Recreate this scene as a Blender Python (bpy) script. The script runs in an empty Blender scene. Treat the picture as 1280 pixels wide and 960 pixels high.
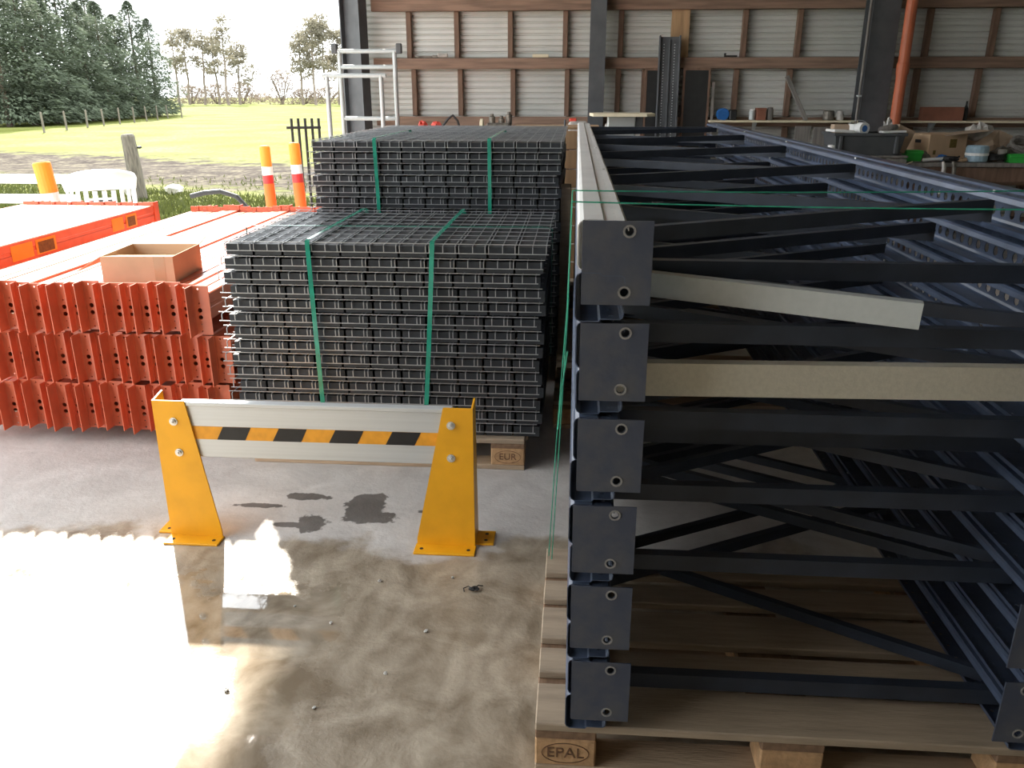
import bpy, math, random
from mathutils import Vector, Matrix, Euler

R = math.radians
scene = bpy.context.scene
COL = scene.collection

# ------------------------------------------------------------------ camera
cam_d = bpy.data.cameras.new('camera')
cam_d.sensor_width = 36.0
cam_d.lens = 36.0 * 1035 / 1280
cam_d.clip_end = 600
cam = bpy.data.objects.new('camera', cam_d)
COL.objects.link(cam)
cam.location = (0, 0, 1.55)
cam.rotation_euler = (R(90) - math.atan(365 / 1035), 0, R(4.27))
scene.camera = cam

# ------------------------------------------------------------------ world, sun, exposure
world = bpy.data.worlds.new('world')
scene.world = world
world.use_nodes = True
wn = world.node_tree.nodes
wl = world.node_tree.links
wn.clear()
bg = wn.new('ShaderNodeBackground')
wo = wn.new('ShaderNodeOutputWorld')
bg.inputs['Color'].default_value = (0.93, 0.97, 1.0, 1)
bg.inputs['Strength'].default_value = 3.6
wl.new(bg.outputs[0], wo.inputs[0])

sun_d = bpy.data.lights.new('sun', 'SUN')
sun_d.energy = 14.0
sun_d.angle = R(1.2)
sun_d.color = (1.0, 0.94, 0.83)
sun = bpy.data.objects.new('sun', sun_d)
COL.objects.link(sun)
SUN_AZ, SUN_EL = R(-28.6), R(37.6)           # front-left of the camera, above the roof edge
sdir = Vector((math.sin(SUN_AZ) * math.cos(SUN_EL), math.cos(SUN_AZ) * math.cos(SUN_EL), math.sin(SUN_EL)))
sun.rotation_euler = sdir.to_track_quat('Z', 'Y').to_euler()

vs = scene.view_settings
vs.view_transform = 'Standard'
vs.look = 'None'
vs.gamma = 1
vs.use_curve_mapping = False
vs.exposure = 0.4

# ------------------------------------------------------------------ materials
MATS = {}


def mat(name, col, rough=0.6, metal=0.0, var=0.15, scale=6.0, bump=0.0, bscale=None, spec=0.5,
        col2=None, stretch=None, coat=0.0, detail=4.0, trans=0.0, vscale=None):
    if name in MATS:
        return MATS[name]
    m = bpy.data.materials.new(name)
    m.use_nodes = True
    nt = m.node_tree
    b = nt.nodes['Principled BSDF']
    b.inputs['Roughness'].default_value = rough
    b.inputs['Metallic'].default_value = metal
    b.inputs['Specular IOR Level'].default_value = spec
    b.inputs['Coat Weight'].default_value = coat
    tc = nt.nodes.new('ShaderNodeTexCoord')
    mp = nt.nodes.new('ShaderNodeMapping')
    nt.links.new(tc.outputs['Object'], mp.inputs['Vector'])
    if stretch:
        mp.inputs['Scale'].default_value = stretch
    no = nt.nodes.new('ShaderNodeTexNoise')
    no.inputs['Scale'].default_value = scale
    no.inputs['Detail'].default_value = detail
    nt.links.new(mp.outputs[0], no.inputs['Vector'])
    rp = nt.nodes.new('ShaderNodeValToRGB')
    c2 = col2 or tuple(c * (1 - var * 2) for c in col)
    rp.color_ramp.elements[0].position = 0.32
    rp.color_ramp.elements[1].position = 0.62
    rp.color_ramp.elements[0].color = (*c2, 1)
    rp.color_ramp.elements[1].color = (*col, 1)
    nt.links.new(no.outputs['Fac'], rp.inputs['Fac'])
    nt.links.new(rp.outputs['Color'], b.inputs['Base Color'])
    if bump:
        n2 = nt.nodes.new('ShaderNodeTexNoise')
        n2.inputs['Scale'].default_value = bscale or scale * 4
        n2.inputs['Detail'].default_value = 3
        nt.links.new(mp.outputs[0], n2.inputs['Vector'])
        bp = nt.nodes.new('ShaderNodeBump')
        bp.inputs['Strength'].default_value = bump
        bp.inputs['Distance'].default_value = 0.01
        nt.links.new(n2.outputs['Fac'], bp.inputs['Height'])
        nt.links.new(bp.outputs['Normal'], b.inputs['Normal'])
    if trans:
        tr = nt.nodes.new('ShaderNodeBsdfTranslucent')
        nt.links.new(rp.outputs['Color'], tr.inputs['Color'])
        mx = nt.nodes.new('ShaderNodeMixShader')
        mx.inputs[0].default_value = trans
        nt.links.new(b.outputs[0], mx.inputs[1])
        nt.links.new(tr.outputs[0], mx.inputs[2])
        nt.links.new(mx.outputs[0], nt.nodes['Material Output'].inputs['Surface'])
    MATS[name] = m
    return m


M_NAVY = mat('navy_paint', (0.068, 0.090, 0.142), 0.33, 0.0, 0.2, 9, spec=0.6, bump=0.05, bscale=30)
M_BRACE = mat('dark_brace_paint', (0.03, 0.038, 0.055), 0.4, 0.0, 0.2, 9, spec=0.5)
M_PLATE = mat('dark_plate_paint', (0.05, 0.06, 0.09), 0.45, 0.0, 0.2, 14, spec=0.5, bump=0.1, bscale=40,
              col2=(0.085, 0.088, 0.10), detail=8)
M_CHIP = mat('chipped_primer', (0.32, 0.31, 0.30), 0.6, 0.2, 0.2, 80)
M_GALV = mat('galvanised', (0.46, 0.49, 0.49), 0.42, 0.3, 0.03, 60, spec=0.5)
M_GALVT = mat('dusty_galvanised', (0.60, 0.56, 0.46), 0.55, 0.15, 0.05, 90, bump=0.1, bscale=200)
M_BOLT = mat('zinc_bolt', (0.75, 0.74, 0.70), 0.35, 0.6, 0.1, 40)
M_ORANGE = mat('orange_paint', (0.74, 0.19, 0.10), 0.27, 0.0, 0.1, 7, spec=0.5, bump=0.04, bscale=20)
M_YELLOW = mat('yellow_paint', (0.86, 0.40, 0.010), 0.42, 0.0, 0.06, 9, bump=0.05, bscale=30)
M_ALU = mat('brushed_aluminium', (0.62, 0.64, 0.65), 0.4, 0.45, 0.04, 4, stretch=(0.3, 10, 30))
M_TAPEY = mat('amber_tape', (0.85, 0.36, 0.02), 0.5, 0, 0.08, 30)
M_TAPEB = mat('black_tape', (0.012, 0.012, 0.014), 0.45, 0, 0.2, 30)
M_WIRE = mat('zinc_wire', (0.42, 0.43, 0.44), 0.38, 0.6, 0.12, 20)
M_CHAN = mat('dark_channel_steel', (0.036, 0.041, 0.048), 0.5, 0.3, 0.25, 18)
M_STRAP = mat('green_strap', (0.02, 0.30, 0.20), 0.2, 0, 0.15, 20, spec=0.6)
M_TWINE = mat('green_twine', (0.03, 0.36, 0.22), 0.6, 0, 0.2, 40)
M_WOOD = mat('pallet_wood', (0.46, 0.34, 0.23), 0.75, 0, 0.14, 5, stretch=(1, 12, 12), bump=0.25, bscale=25)
M_WOODE = mat('fresh_pine', (0.37, 0.285, 0.20), 0.75, 0, 0.12, 6, stretch=(1, 10, 10), bump=0.2, bscale=25)
M_WOODD = mat('brown_stringer_wood', (0.22, 0.13, 0.075), 0.8, 0, 0.15, 6, stretch=(10, 1, 10), bump=0.2, bscale=25)
M_BLOCK = mat('chipboard_block', (0.50, 0.30, 0.15), 0.85, 0, 0.15, 40, bump=0.3, bscale=90)
M_STAMP = mat('burnt_stamp', (0.16, 0.08, 0.04), 0.8, 0, 0.2, 50)
M_STUD = mat('brown_timber', (0.21, 0.125, 0.085), 0.8, 0, 0.2, 4, stretch=(6, 6, 0.8), bump=0.15)
M_GIRT = mat('weathered_girt', (0.27, 0.17, 0.12), 0.8, 0, 0.2, 4, stretch=(0.6, 8, 8), bump=0.15)
M_PLY = mat('plywood', (0.45, 0.28, 0.15), 0.8, 0, 0.15, 3, stretch=(6, 6, 0.7))
M_SHEET = mat('corrugated_sheet', (0.60, 0.60, 0.565), 0.5, 0.15, 0.06, 2)
M_STEEL = mat('column_steel', (0.095, 0.10, 0.108), 0.55, 0.1, 0.15, 5)
M_PIPE = mat('terracotta_pipe', (0.50, 0.13, 0.055), 0.5, 0, 0.1, 5)
M_CARD = mat('cardboard', (0.60, 0.42, 0.27), 0.85, 0, 0.06, 8)
M_CARDIN = mat('cardboard_inside', (0.46, 0.31, 0.20), 0.85, 0, 0.06, 8)
M_WHITE = mat('white_plastic', (0.82, 0.82, 0.80), 0.4, 0, 0.04, 6)
M_BLACK = mat('black_rubber', (0.018, 0.018, 0.018), 0.55, 0, 0.2, 12)
M_GREYP = mat('grey_plastic', (0.075, 0.08, 0.085), 0.55, 0, 0.12, 8)
M_GREEN = mat('green_plastic', (0.045, 0.50, 0.07), 0.4, 0, 0.08, 8)
M_BLUE = mat('blue_plastic', (0.03, 0.16, 0.48), 0.4, 0, 0.1, 8)
M_RED = mat('red_plastic', (0.72, 0.08, 0.05), 0.45, 0, 0.1, 8)
M_DKRED = mat('brown_red_board', (0.26, 0.10, 0.06), 0.8, 0, 0.15, 6)
M_MARKO = mat('marker_orange', (0.95, 0.22, 0.04), 0.5, 0, 0.06, 5, trans=0.3)
M_MARKT = mat('marker_amber', (0.95, 0.40, 0.06), 0.5, 0, 0.06, 5, trans=0.35)
M_MARKR = mat('marker_red_band', (0.62, 0.03, 0.03), 0.4, 0, 0.06, 5)
M_MARKW = mat('marker_white_band', (0.9, 0.9, 0.9), 0.35, 0, 0.03, 5)
M_POST = mat('old_post_wood', (0.17, 0.15, 0.12), 0.9, 0, 0.25, 10, stretch=(4, 4, 0.6), bump=0.4)
M_STICK = mat('yellow_sticker', (0.92, 0.50, 0.02), 0.5, 0, 0.05, 10)
M_STICKB = mat('sticker_print', (0.20, 0.13, 0.02), 0.6, 0, 0.2, 60)
M_CREAM = mat('cream_board', (0.74, 0.66, 0.48), 0.6, 0, 0.06, 6)
M_GREYW = mat('grey_weathered_board', (0.24, 0.22, 0.20), 0.85, 0, 0.2, 4, stretch=(8, 8, 0.7))
M_SCRAP = mat('scrap_metal', (0.22, 0.20, 0.17), 0.55, 0.5, 0.3, 25)
M_BAG = mat('brown_paper', (0.46, 0.34, 0.24), 0.85, 0, 0.1, 8, bump=0.4, bscale=12)
M_FILM = mat('dusty_film', (0.55, 0.52, 0.48), 0.35, 0, 0.2, 12, bump=0.5, bscale=18)
M_ROOF = mat('roof_sheet', (0.20, 0.20, 0.19), 0.8, 0, 0.1, 3)
M_STONE = mat('pale_stone', (0.62, 0.60, 0.56), 0.85, 0, 0.15, 6, bump=0.4)
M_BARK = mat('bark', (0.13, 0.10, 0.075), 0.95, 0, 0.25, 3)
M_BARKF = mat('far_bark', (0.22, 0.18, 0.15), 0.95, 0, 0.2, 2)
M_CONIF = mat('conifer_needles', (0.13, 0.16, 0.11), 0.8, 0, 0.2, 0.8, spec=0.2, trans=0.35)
M_PINE = mat('hazed_pine_needles', (0.23, 0.21, 0.16), 0.8, 0, 0.2, 0.5, spec=0.2, trans=0.35)  # needle colour lightened to stand in for distant haze
M_TWIG = mat('bare_twigs', (0.26, 0.21, 0.17), 0.9, 0, 0.2, 0.8, spec=0.2, trans=0.2)
M_GRASSB = mat('grass_blades', (0.075, 0.09, 0.022), 0.7, 0, 0.25, 2.0, spec=0.3, trans=0.3)


# ------------------------------------------------------------------ mesh helpers
class MB:
    def __init__(self):
        self.v = []
        self.f = []

    def add(self, vs, fs):
        n = len(self.v)
        self.v += [tuple(p) for p in vs]
        self.f += [tuple(i + n for i in f) for f in fs]
        return self

    def box(self, x0, x1, y0, y1, z0, z1, M=None):
        vs = [Vector(p) for p in ((x0, y0, z0), (x1, y0, z0), (x1, y1, z0), (x0, y1, z0),
                                  (x0, y0, z1), (x1, y0, z1), (x1, y1, z1), (x0, y1, z1))]
        if M:
            vs = [M @ p for p in vs]
        return self.add(vs, [(0, 3, 2, 1), (4, 5, 6, 7), (0, 1, 5, 4), (1, 2, 6, 5), (2, 3, 7, 6), (3, 0, 4, 7)])

    def cbox(self, x0, x1, y0, y1, z0, z1, c=0.004, M=None):
        """box with chamfered edges"""
        hx, hy, hz = (x1 - x0) / 2, (y1 - y0) / 2, (z1 - z0) / 2
        cx, cy, cz = (x0 + x1) / 2, (y0 + y1) / 2, (z0 + z1) / 2
        c = min(c, hx * .9, hy * .9, hz * .9)
        vs = []
        idx = {}
        for sx in (-1, 1):
            for sy in (-1, 1):
                for sz in (-1, 1):
                    for a in range(3):
                        d = [hx - c, hy - c, hz - c]
                        d[a] += c
                        idx[(sx, sy, sz, a)] = len(vs)
                        vs.append(Vector((cx + sx * d[0], cy + sy * d[1], cz + sz * d[2])))
        fs = []
        for a in range(3):
            o = [k for k in range(3) if k != a]
            for s in (-1, 1):
                q = []
                for (p, r) in ((-1, -1), (1, -1), (1, 1), (-1, 1)):
                    k = [0, 0, 0]
                    k[a] = s
                    k[o[0]] = p
                    k[o[1]] = r
                    q.append(idx[(*k, a)])
                if (s > 0) != (a != 1):
                    q.reverse()
                fs.append(tuple(q))
        for a in range(3):
            o = [k for k in range(3) if k != a]
            for p in (-1, 1):
                for r in (-1, 1):
                    k0 = [0, 0, 0]
                    k1 = [0, 0, 0]
                    k0[a] = -1
                    k1[a] = 1
                    for k in (k0, k1):
                        k[o[0]] = p
                        k[o[1]] = r
                    q = [idx[(*k0, o[0])], idx[(*k1, o[0])], idx[(*k1, o[1])], idx[(*k0, o[1])]]
                    fs.append(tuple(q))
        for sx in (-1, 1):
            for sy in (-1, 1):
                for sz in (-1, 1):
                    fs.append(tuple(idx[(sx, sy, sz, a)] for a in range(3)))
        if M:
            vs = [M @ p for p in vs]
        return self.add(vs, fs)

    def tube(self, pts, r, n=6, cap=True, closed=False):
        pts = [Vector(p) for p in pts]
        rs = r if isinstance(r, (list, tuple)) else [r] * len(pts)
        vs, fs = [], []
        N = len(pts)
        prev = None
        for i, p in enumerate(pts):
            if closed:
                d = pts[(i + 1) % N] - pts[i - 1]
            else:
                d = pts[min(i + 1, N - 1)] - pts[max(i - 1, 0)]
            d.normalize()
            if prev is None:
                ref = Vector((0, 0, 1)) if abs(d.z) < 0.9 else Vector((1, 0, 0))
                u = d.cross(ref).normalized()
            else:
                u = (prev - d * prev.dot(d)).normalized()
            prev = u
            w = d.cross(u)
            for k in range(n):
                a = 2 * math.pi * (k + 0.5) / n
                vs.append(p + (u * math.cos(a) + w * math.sin(a)) * rs[i])
        for i in range(N if closed else N - 1):
            j = (i + 1) % N
            for k in range(n):
                fs.append((i * n + k, i * n + (k + 1) % n, j * n + (k + 1) % n, j * n + k))
        if cap and not closed:
            fs.append(tuple(range(n - 1, -1, -1)))
            fs.append(tuple((N - 1) * n + k for k in range(n)))
        return self.add(vs, fs)

    def lathe(self, prof, n=16, c=(0, 0, 0), M=None):
        """prof: list of (r, z) bottom to top"""
        vs, fs = [], []
        for (r, z) in prof:
            for k in range(n):
                a = 2 * math.pi * k / n
                vs.append(Vector((c[0] + r * math.cos(a), c[1] + r * math.sin(a), c[2] + z)))
        for i in range(len(prof) - 1):
            for k in range(n):
                fs.append((i * n + k, i * n + (k + 1) % n, (i + 1) * n + (k + 1) % n, (i + 1) * n + k))
        if prof[0][0] > 1e-6:
            fs.append(tuple(range(n - 1, -1, -1)))
        if prof[-1][0] > 1e-6:
            fs.append(tuple((len(prof) - 1) * n + k for k in range(n)))
        if M:
            vs = [M @ p for p in vs]
        return self.add(vs, fs)

    def prism(self, poly, a, b, axis='y', M=None):
        """closed polygon (2-D) extruded from a to b along the axis"""
        n = len(poly)

        def P(p, t):
            if axis == 'y':
                return Vector((p[0], t, p[1]))
            if axis == 'x':
                return Vector((t, p[0], p[1]))
            return Vector((p[0], p[1], t))
        vs = [P(p, a) for p in poly] + [P(p, b) for p in poly]
        fs = [(i, (i + 1) % n, n + (i + 1) % n, n + i) for i in range(n)]
        fs += [tuple(range(n - 1, -1, -1)), tuple(range(n, 2 * n))]
        if M:
            vs = [M @ p for p in vs]
        return self.add(vs, fs)

    def perf(self, O, U, V, w, cells, nseg=8):
        """sheet strip from O along U (unit) with width w along V; cells = [(length, hole_radius, hole_v, shape)]"""
        O, U, V = Vector(O), Vector(U), Vector(V)
        t = 0
        for (L, r, hv, shp) in cells:
            c = [O + U * t, O + U * (t + L), O + U * (t + L) + V * w, O + U * t + V * w]
            if not r:
                self.add(c, [(0, 1, 2, 3)])
            else:
                hc = O + U * (t + L / 2) + V * (w * hv)
                ring = []
                outer = []
                for k in range(nseg):
                    a = 2 * math.pi * (k + .5) / nseg
                    ca, sa = math.cos(a), math.sin(a)
                    rr = r
                    if shp == 'tear':
                        rr = r * (1.0 + 0.35 * max(0, ca) ** 2) * (0.82 if ca > 0.5 else 1)
                    ring.append(hc + U * ca * rr + V * sa * rr)
                    # matching point on the cell border
                    su = (L / 2) / abs(ca) if abs(ca) > 1e-6 else 1e9
                    tv = (w * (1 - hv)) if sa > 0 else w * hv
                    sv = tv / abs(sa) if abs(sa) > 1e-6 else 1e9
                    outer.append(None)
                # map ring vertices to corner fan: quads per corner region
                cs = [c[2], c[3], c[0], c[1]]       # corners by angle quadrant
                n0 = len(self.v)
                q = nseg // 4
                vs = ring + cs
                fs = []
                for quad in range(4):
                    idxs = [quad * q + k for k in range(q)]
                    for k in range(q - 1):
                        fs.append((nseg + quad, idxs[k + 1], idxs[k]))
                    nxt = ((quad + 1) * q) % nseg
                    fs.append((nseg + quad, nseg + (quad + 1) % 4, nxt, idxs[-1]))
                self.add(vs, fs)
            t += L
        return self

    def mesh(self, name, mats=None, smooth=False):
        me = bpy.data.meshes.new(name)
        me.from_pydata(self.v, [], self.f)
        me.update()
        if mats:
            me.materials.append(mats)
        if smooth:
            for p in me.polygons:
                p.use_smooth = True
        return me


def solid(me, th):
    """give a sheet mesh real thickness (baked once so that copies can share it)"""
    o = bpy.data.objects.new('tmp', me)
    COL.objects.link(o)
    md = o.modifiers.new('s', 'SOLIDIFY')
    md.thickness = th
    md.offset = 0
    dg = bpy.context.evaluated_depsgraph_get()
    out = bpy.data.meshes.new_from_object(o.evaluated_get(dg))
    bpy.data.objects.remove(o)
    return out


def thing(name, label, cat, loc=(0, 0, 0), rz=0.0, group=None, rot=None):
    o = bpy.data.objects.new(name, None)
    o.empty_display_size = 0.05
    COL.objects.link(o)
    o.location = loc
    o.rotation_euler = rot or (0, 0, rz)
    o['label'] = label
    o['category'] = cat
    if group:
        o['group'] = group
    return o


def part(name, me, parent=None, loc=(0, 0, 0), rot=(0, 0, 0), scale=None, m=None, kind=None, label=None):
    if isinstance(me, MB):
        me = me.mesh(name, m)
    o = bpy.data.objects.new(name, me)
    COL.objects.link(o)
    if parent:
        o.parent = parent
    o.location = loc
    o.rotation_euler = rot
    if scale:
        o.scale = scale
    if kind:
        o['kind'] = kind
    if label:
        o['label'] = label
    return o


def single(name, me, label, cat, loc=(0, 0, 0), rot=(0, 0, 0), m=None, group=None, scale=None, smooth=False):
    if isinstance(me, MB):
        me = me.mesh(name, m, smooth)
    o = part(name, me, None, loc, rot, scale)
    o['label'] = label
    o['category'] = cat
    if group:
        o['group'] = group
    return o


def struct(name, me, m=None, loc=(0, 0, 0)):
    return part(name, me, None, loc, m=m, kind='structure')


ORD = ['first', 'second', 'third', 'fourth', 'fifth', 'sixth', 'seventh', 'eighth', 'ninth', 'tenth', 'eleventh',
       'twelfth', 'thirteenth', 'fourteenth', 'fifteenth', 'sixteenth', 'seventeenth', 'eighteenth', 'nineteenth',
       'twentieth', 'twenty-first', 'twenty-second']
RND = random.Random(7)

# ================================================================== THE SETTING
# ------------------------------------------------------------------ floor with wet patches


def floor_material():
    m = bpy.data.materials.new('wet_concrete')
    m.use_nodes = True
    nt = m.node_tree
    L = nt.links.new
    b = nt.nodes['Principled BSDF']
    tc = nt.nodes.new('ShaderNodeTexCoord')
    sp = nt.nodes.new('ShaderNodeSeparateXYZ')
    L(tc.outputs['Object'], sp.inputs[0])

    def noise(s, d=4, dist=0.0, rough=0.55):
        n = nt.nodes.new('ShaderNodeTexNoise')
        n.inputs['Scale'].default_value = s
        n.inputs['Detail'].default_value = d
        n.inputs['Distortion'].default_value = dist
        n.inputs['Roughness'].default_value = rough
        L(tc.outputs['Object'], n.inputs['Vector'])
        return n.outputs['Fac']

    def mth(op, a, c, clamp=False):
        n = nt.nodes.new('ShaderNodeMath')
        n.operation = op
        n.use_clamp = clamp
        for i, x in enumerate((a, c)):
            if isinstance(x, (int, float)):
                n.inputs[i].default_value = x
            elif x is not None:
                L(x, n.inputs[i])
        return n.outputs[0]

    def sstep(x, lo, hi):
        n = nt.nodes.new('ShaderNodeMapRange')
        n.interpolation_type = 'SMOOTHSTEP'
        n.inputs['From Min'].default_value = lo
        n.inputs['From Max'].default_value = hi
        L(x, n.inputs['Value'])
        return n.outputs[0]

    def blob(x, y, sx, sy):
        dx = mth('DIVIDE', mth('SUBTRACT', sp.outputs['X'], x), sx)
        dy = mth('DIVIDE', mth('SUBTRACT', sp.outputs['Y'], y), sy)
        d = mth('SQRT', mth('ADD', mth('MULTIPLY', dx, dx), mth('MULTIPLY', dy, dy)), None)
        return d

    n1 = noise(2.2, 5, 0.3)
    n2 = noise(9, 5)
    n3 = noise(40, 3)
    # wetness: everything nearer than an irregular line
    edge = mth('ADD', mth('ADD', sp.outputs['Y'], mth('MULTIPLY', mth('SUBTRACT', n1, 0.5), 0.9)),
               mth('MULTIPLY', mth('SUBTRACT', n2, 0.5), 0.25))
    wet = mth('SUBTRACT', 1.0, sstep(edge, 2.52, 2.66), True)
    # standing water on the left
    pe = mth('ADD', mth('ADD', sp.outputs['Y'], mth('MULTIPLY', mth('SUBTRACT', n2, 0.5), 0.55)),
             mth('MULTIPLY', mth('SUBTRACT', n3, 0.5), 0.3))
    pool_y = mth('SUBTRACT', 1.0, sstep(pe, 2.22, 2.36), True)
    px = mth('ADD', sp.outputs['X'], mth('MULTIPLY', mth('SUBTRACT', n2, 0.5), 0.25))
    pool_x = mth('SUBTRACT', 1.0, sstep(px, -0.80, -0.62), True)
    pool = mth('MULTIPLY', pool_x, pool_y)
    # damp footprints and drips
    st = None
    for (x, y, sx, sy) in ((-0.80, 2.90, 0.085, 0.10), (-0.76, 2.80, 0.12, 0.055), (-0.97, 2.74, 0.06, 0.075),
                           (-1.05, 2.95, 0.10, 0.03), (-0.52, 2.86, 0.06, 0.02), (-1.22, 2.86, 0.11, 0.02),
                           (-1.05, 2.72, 0.08, 0.02)):
        d = mth('ADD', blob(x, y, sx, sy), mth('MULTIPLY', mth('SUBTRACT', noise(22, 4), 0.5), 1.5))
        s = mth('SUBTRACT', 1.0, sstep(d, 0.86, 1.02), True)
        st = s if st is None else mth('MAXIMUM', st, s)
    damp = mth('MAXIMUM', mth('MULTIPLY', wet, 1.0), mth('MULTIPLY', st, 0.85))

    def ramp(f, c0, c1, p0=0.3, p1=0.7):
        r = nt.nodes.new('ShaderNodeValToRGB')
        r.color_ramp.elements[0].position = p0
        r.color_ramp.elements[1].position = p1
        r.color_ramp.elements[0].color = (*c0, 1)
        r.color_ramp.elements[1].color = (*c1, 1)
        L(f, r.inputs['Fac'])
        return r.outputs['Color']

    def mix(f, a, c):
        n = nt.nodes.new('ShaderNodeMix')
        n.data_type = 'RGBA'
        L(f, n.inputs[0])
        L(a, n.inputs[6])
        L(c, n.inputs[7])
        return n.outputs[2]

    nv = noise(5, 8, 0.6, 0.65)
    dry = ramp(nv, (0.44, 0.41, 0.385), (0.60, 0.57, 0.54))
    wv = nt.nodes.new('ShaderNodeTexWave')
    wv.inputs['Scale'].default_value = 3.5
    wv.inputs['Distortion'].default_value = 9
    wv.inputs['Detail'].default_value = 3
    L(tc.outputs['Object'], wv.inputs['Vector'])
    mudf = mth('ADD', mth('MULTIPLY', nv, 0.9), mth('MULTIPLY', wv.outputs['Fac'], 0.07))
    muddy = ramp(mudf, (0.20, 0.155, 0.105), (0.47, 0.40, 0.31), 0.34, 0.66)
    stain = ramp(nv, (0.10, 0.09, 0.08), (0.19, 0.172, 0.158))
    c = mix(wet, mix(st, dry, stain), muddy)
    L(c, b.inputs['Base Color'])
    # roughness
    rdry = mth('ADD', 0.62, mth('MULTIPLY', n2, 0.2))
    rwet = mth('ADD', 0.22, mth('MULTIPLY', n2, 0.35))
    r0 = mth('ADD', mth('MULTIPLY', rdry, mth('SUBTRACT', 1.0, damp)), mth('MULTIPLY', rwet, damp))
    r1 = mth('ADD', mth('MULTIPLY', r0, mth('SUBTRACT', 1.0, pool)), mth('MULTIPLY', 0.03, pool))
    L(r1, b.inputs['Roughness'])
    b.inputs['IOR'].default_value = 1.5
    hgt = mth('ADD', mth('MULTIPLY', n3, 0.5), mth('MULTIPLY', noise(90, 2), 0.3))
    hgt = mth('ADD', hgt, mth('MULTIPLY', mudf, 1.2))
    bp = nt.nodes.new('ShaderNodeBump')
    bp.inputs['Distance'].default_value = 0.006
    L(mth('SUBTRACT', 0.5, mth('MULTIPLY', pool, 0.47)), bp.inputs['Strength'])
    L(hgt, bp.inputs['Height'])
    L(bp.outputs[0], b.inputs['Normal'])
    # a film of water on the pool
    L(mth('MULTIPLY', pool, 1.0), b.inputs['Coat Weight'])
    b.inputs['Coat Roughness'].default_value = 0.02
    b.inputs['Coat IOR'].default_value = 1.6
    return m


FLOOR = MB().box(-8, 8.2, -5, 10.15, -0.25, 0.0)
struct('floor', FLOOR, floor_material())


def field_material():
    m = bpy.data.materials.new('winter_field')
    m.use_nodes = True
    nt = m.node_tree
    L = nt.links.new
    b = nt.nodes['Principled BSDF']
    b.inputs['Roughness'].default_value = 0.75
    b.inputs['Sheen Weight'].default_value = 0.0
    b.inputs['Specular IOR Level'].default_value = 0.012
    b.inputs['Sheen Roughness'].default_value = 0.4
    b.inputs['Sheen Tint'].default_value = (1.0, 0.98, 0.72, 1)
    tc = nt.nodes.new('ShaderNodeTexCoord')
    sp = nt.nodes.new('ShaderNodeSeparateXYZ')
    L(tc.outputs['Object'], sp.inputs[0])

    def noise(s, d=5):
        n = nt.nodes.new('ShaderNodeTexNoise')
        n.inputs['Scale'].default_value = s
        n.inputs['Detail'].default_value = d
        L(tc.outputs['Object'], n.inputs['Vector'])
        return n.outputs['Fac']

    def mth(op, a, c):
        n = nt.nodes.new('ShaderNodeMath')
        n.operation = op
        for i, x in enumerate((a, c)):
            if isinstance(x, (int, float)):
                n.inputs[i].default_value = x
            else:
                L(x, n.inputs[i])
        return n.outputs[0]

    def ramp(f, *st):
        r = nt.nodes.new('ShaderNodeValToRGB')
        els = r.color_ramp.elements
        while len(els) < len(st):
            els.new(0.5)
        for e, (p, c) in zip(els, st):
            e.position = p
            e.color = (*c, 1)
        L(f, r.inputs['Fac'])
        return r.outputs['Color']
    n1, n2, n3 = noise(0.35), noise(1.8), noise(9)
    grass = ramp(mth('ADD', mth('MULTIPLY', n1, 0.5), mth('MULTIPLY', n3, 0.5)),
                 (0.36, (0.085, 0.095, 0.022)), (0.5, (0.125, 0.14, 0.038)), (0.66, (0.17, 0.172, 0.075)))
    mud = ramp(mth('ADD', mth('MULTIPLY', n2, 0.5), mth('MULTIPLY', n3, 0.5)),
               (0.36, (0.016, 0.012, 0.010)), (0.5, (0.05, 0.041, 0.034)), (0.64, (0.12, 0.108, 0.075)))
    # a churned strip of bare earth runs along the near side of the field
    yy = mth('ADD', sp.outputs['Y'], mth('MULTIPLY', sp.outputs['X'], 0.35))
    yy = mth('ADD', yy, mth('MULTIPLY', mth('SUBTRACT', n2, 0.5), 5.0))
    d = mth('ABSOLUTE', mth('SUBTRACT', yy, 14.6), 0)
    f = nt.nodes.new('ShaderNodeMapRange')
    f.interpolation_type = 'SMOOTHSTEP'
    f.inputs['From Min'].default_value = 1.6
    f.inputs['From Max'].default_value = 3.6
    L(d, f.inputs['Value'])
    mx = nt.nodes.new('ShaderNodeMix')
    mx.data_type = 'RGBA'
    L(f.outputs[0], mx.inputs[0])
    L(mud, mx.inputs[6])
    L(grass, mx.inputs[7])
    L(mx.outputs[2], b.inputs['Base Color'])
    bp = nt.nodes.new('ShaderNodeBump')
    bp.inputs['Strength'].default_value = 0.8
    bp.inputs['Distance'].default_value = 0.08
    L(noise(5, 6), bp.inputs['Height'])
    L(bp.outputs[0], b.inputs['Normal'])
    return m


fm = MB()
# ground around the slab, gently uneven
NX, NY = 60, 60
xs = [-140 + 300 * (i / NX) for i in range(NX + 1)]
ys = [-60 + 10 * i for i in range(5)] + [0, 5, 10.1] + [10.1 + 240 * ((i + 1) / 44) ** 2.2 for i in range(44)]
gr = random.Random(3)
vv = []
for y in ys:
    for x in xs:
        z = -0.03
        if y > 12:
            z += gr.uniform(-0.05, 0.05) * min(1, (y - 12) / 6)
        vv.append((x, y, z))
W1 = NX + 1
ff = [(j * W1 + i, j * W1 + i + 1, (j + 1) * W1 + i + 1, (j + 1) * W1 + i) for j in range(len(ys) - 1) for i in range(NX)]
fm.add(vv, ff)
struct('ground', fm, field_material())

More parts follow.
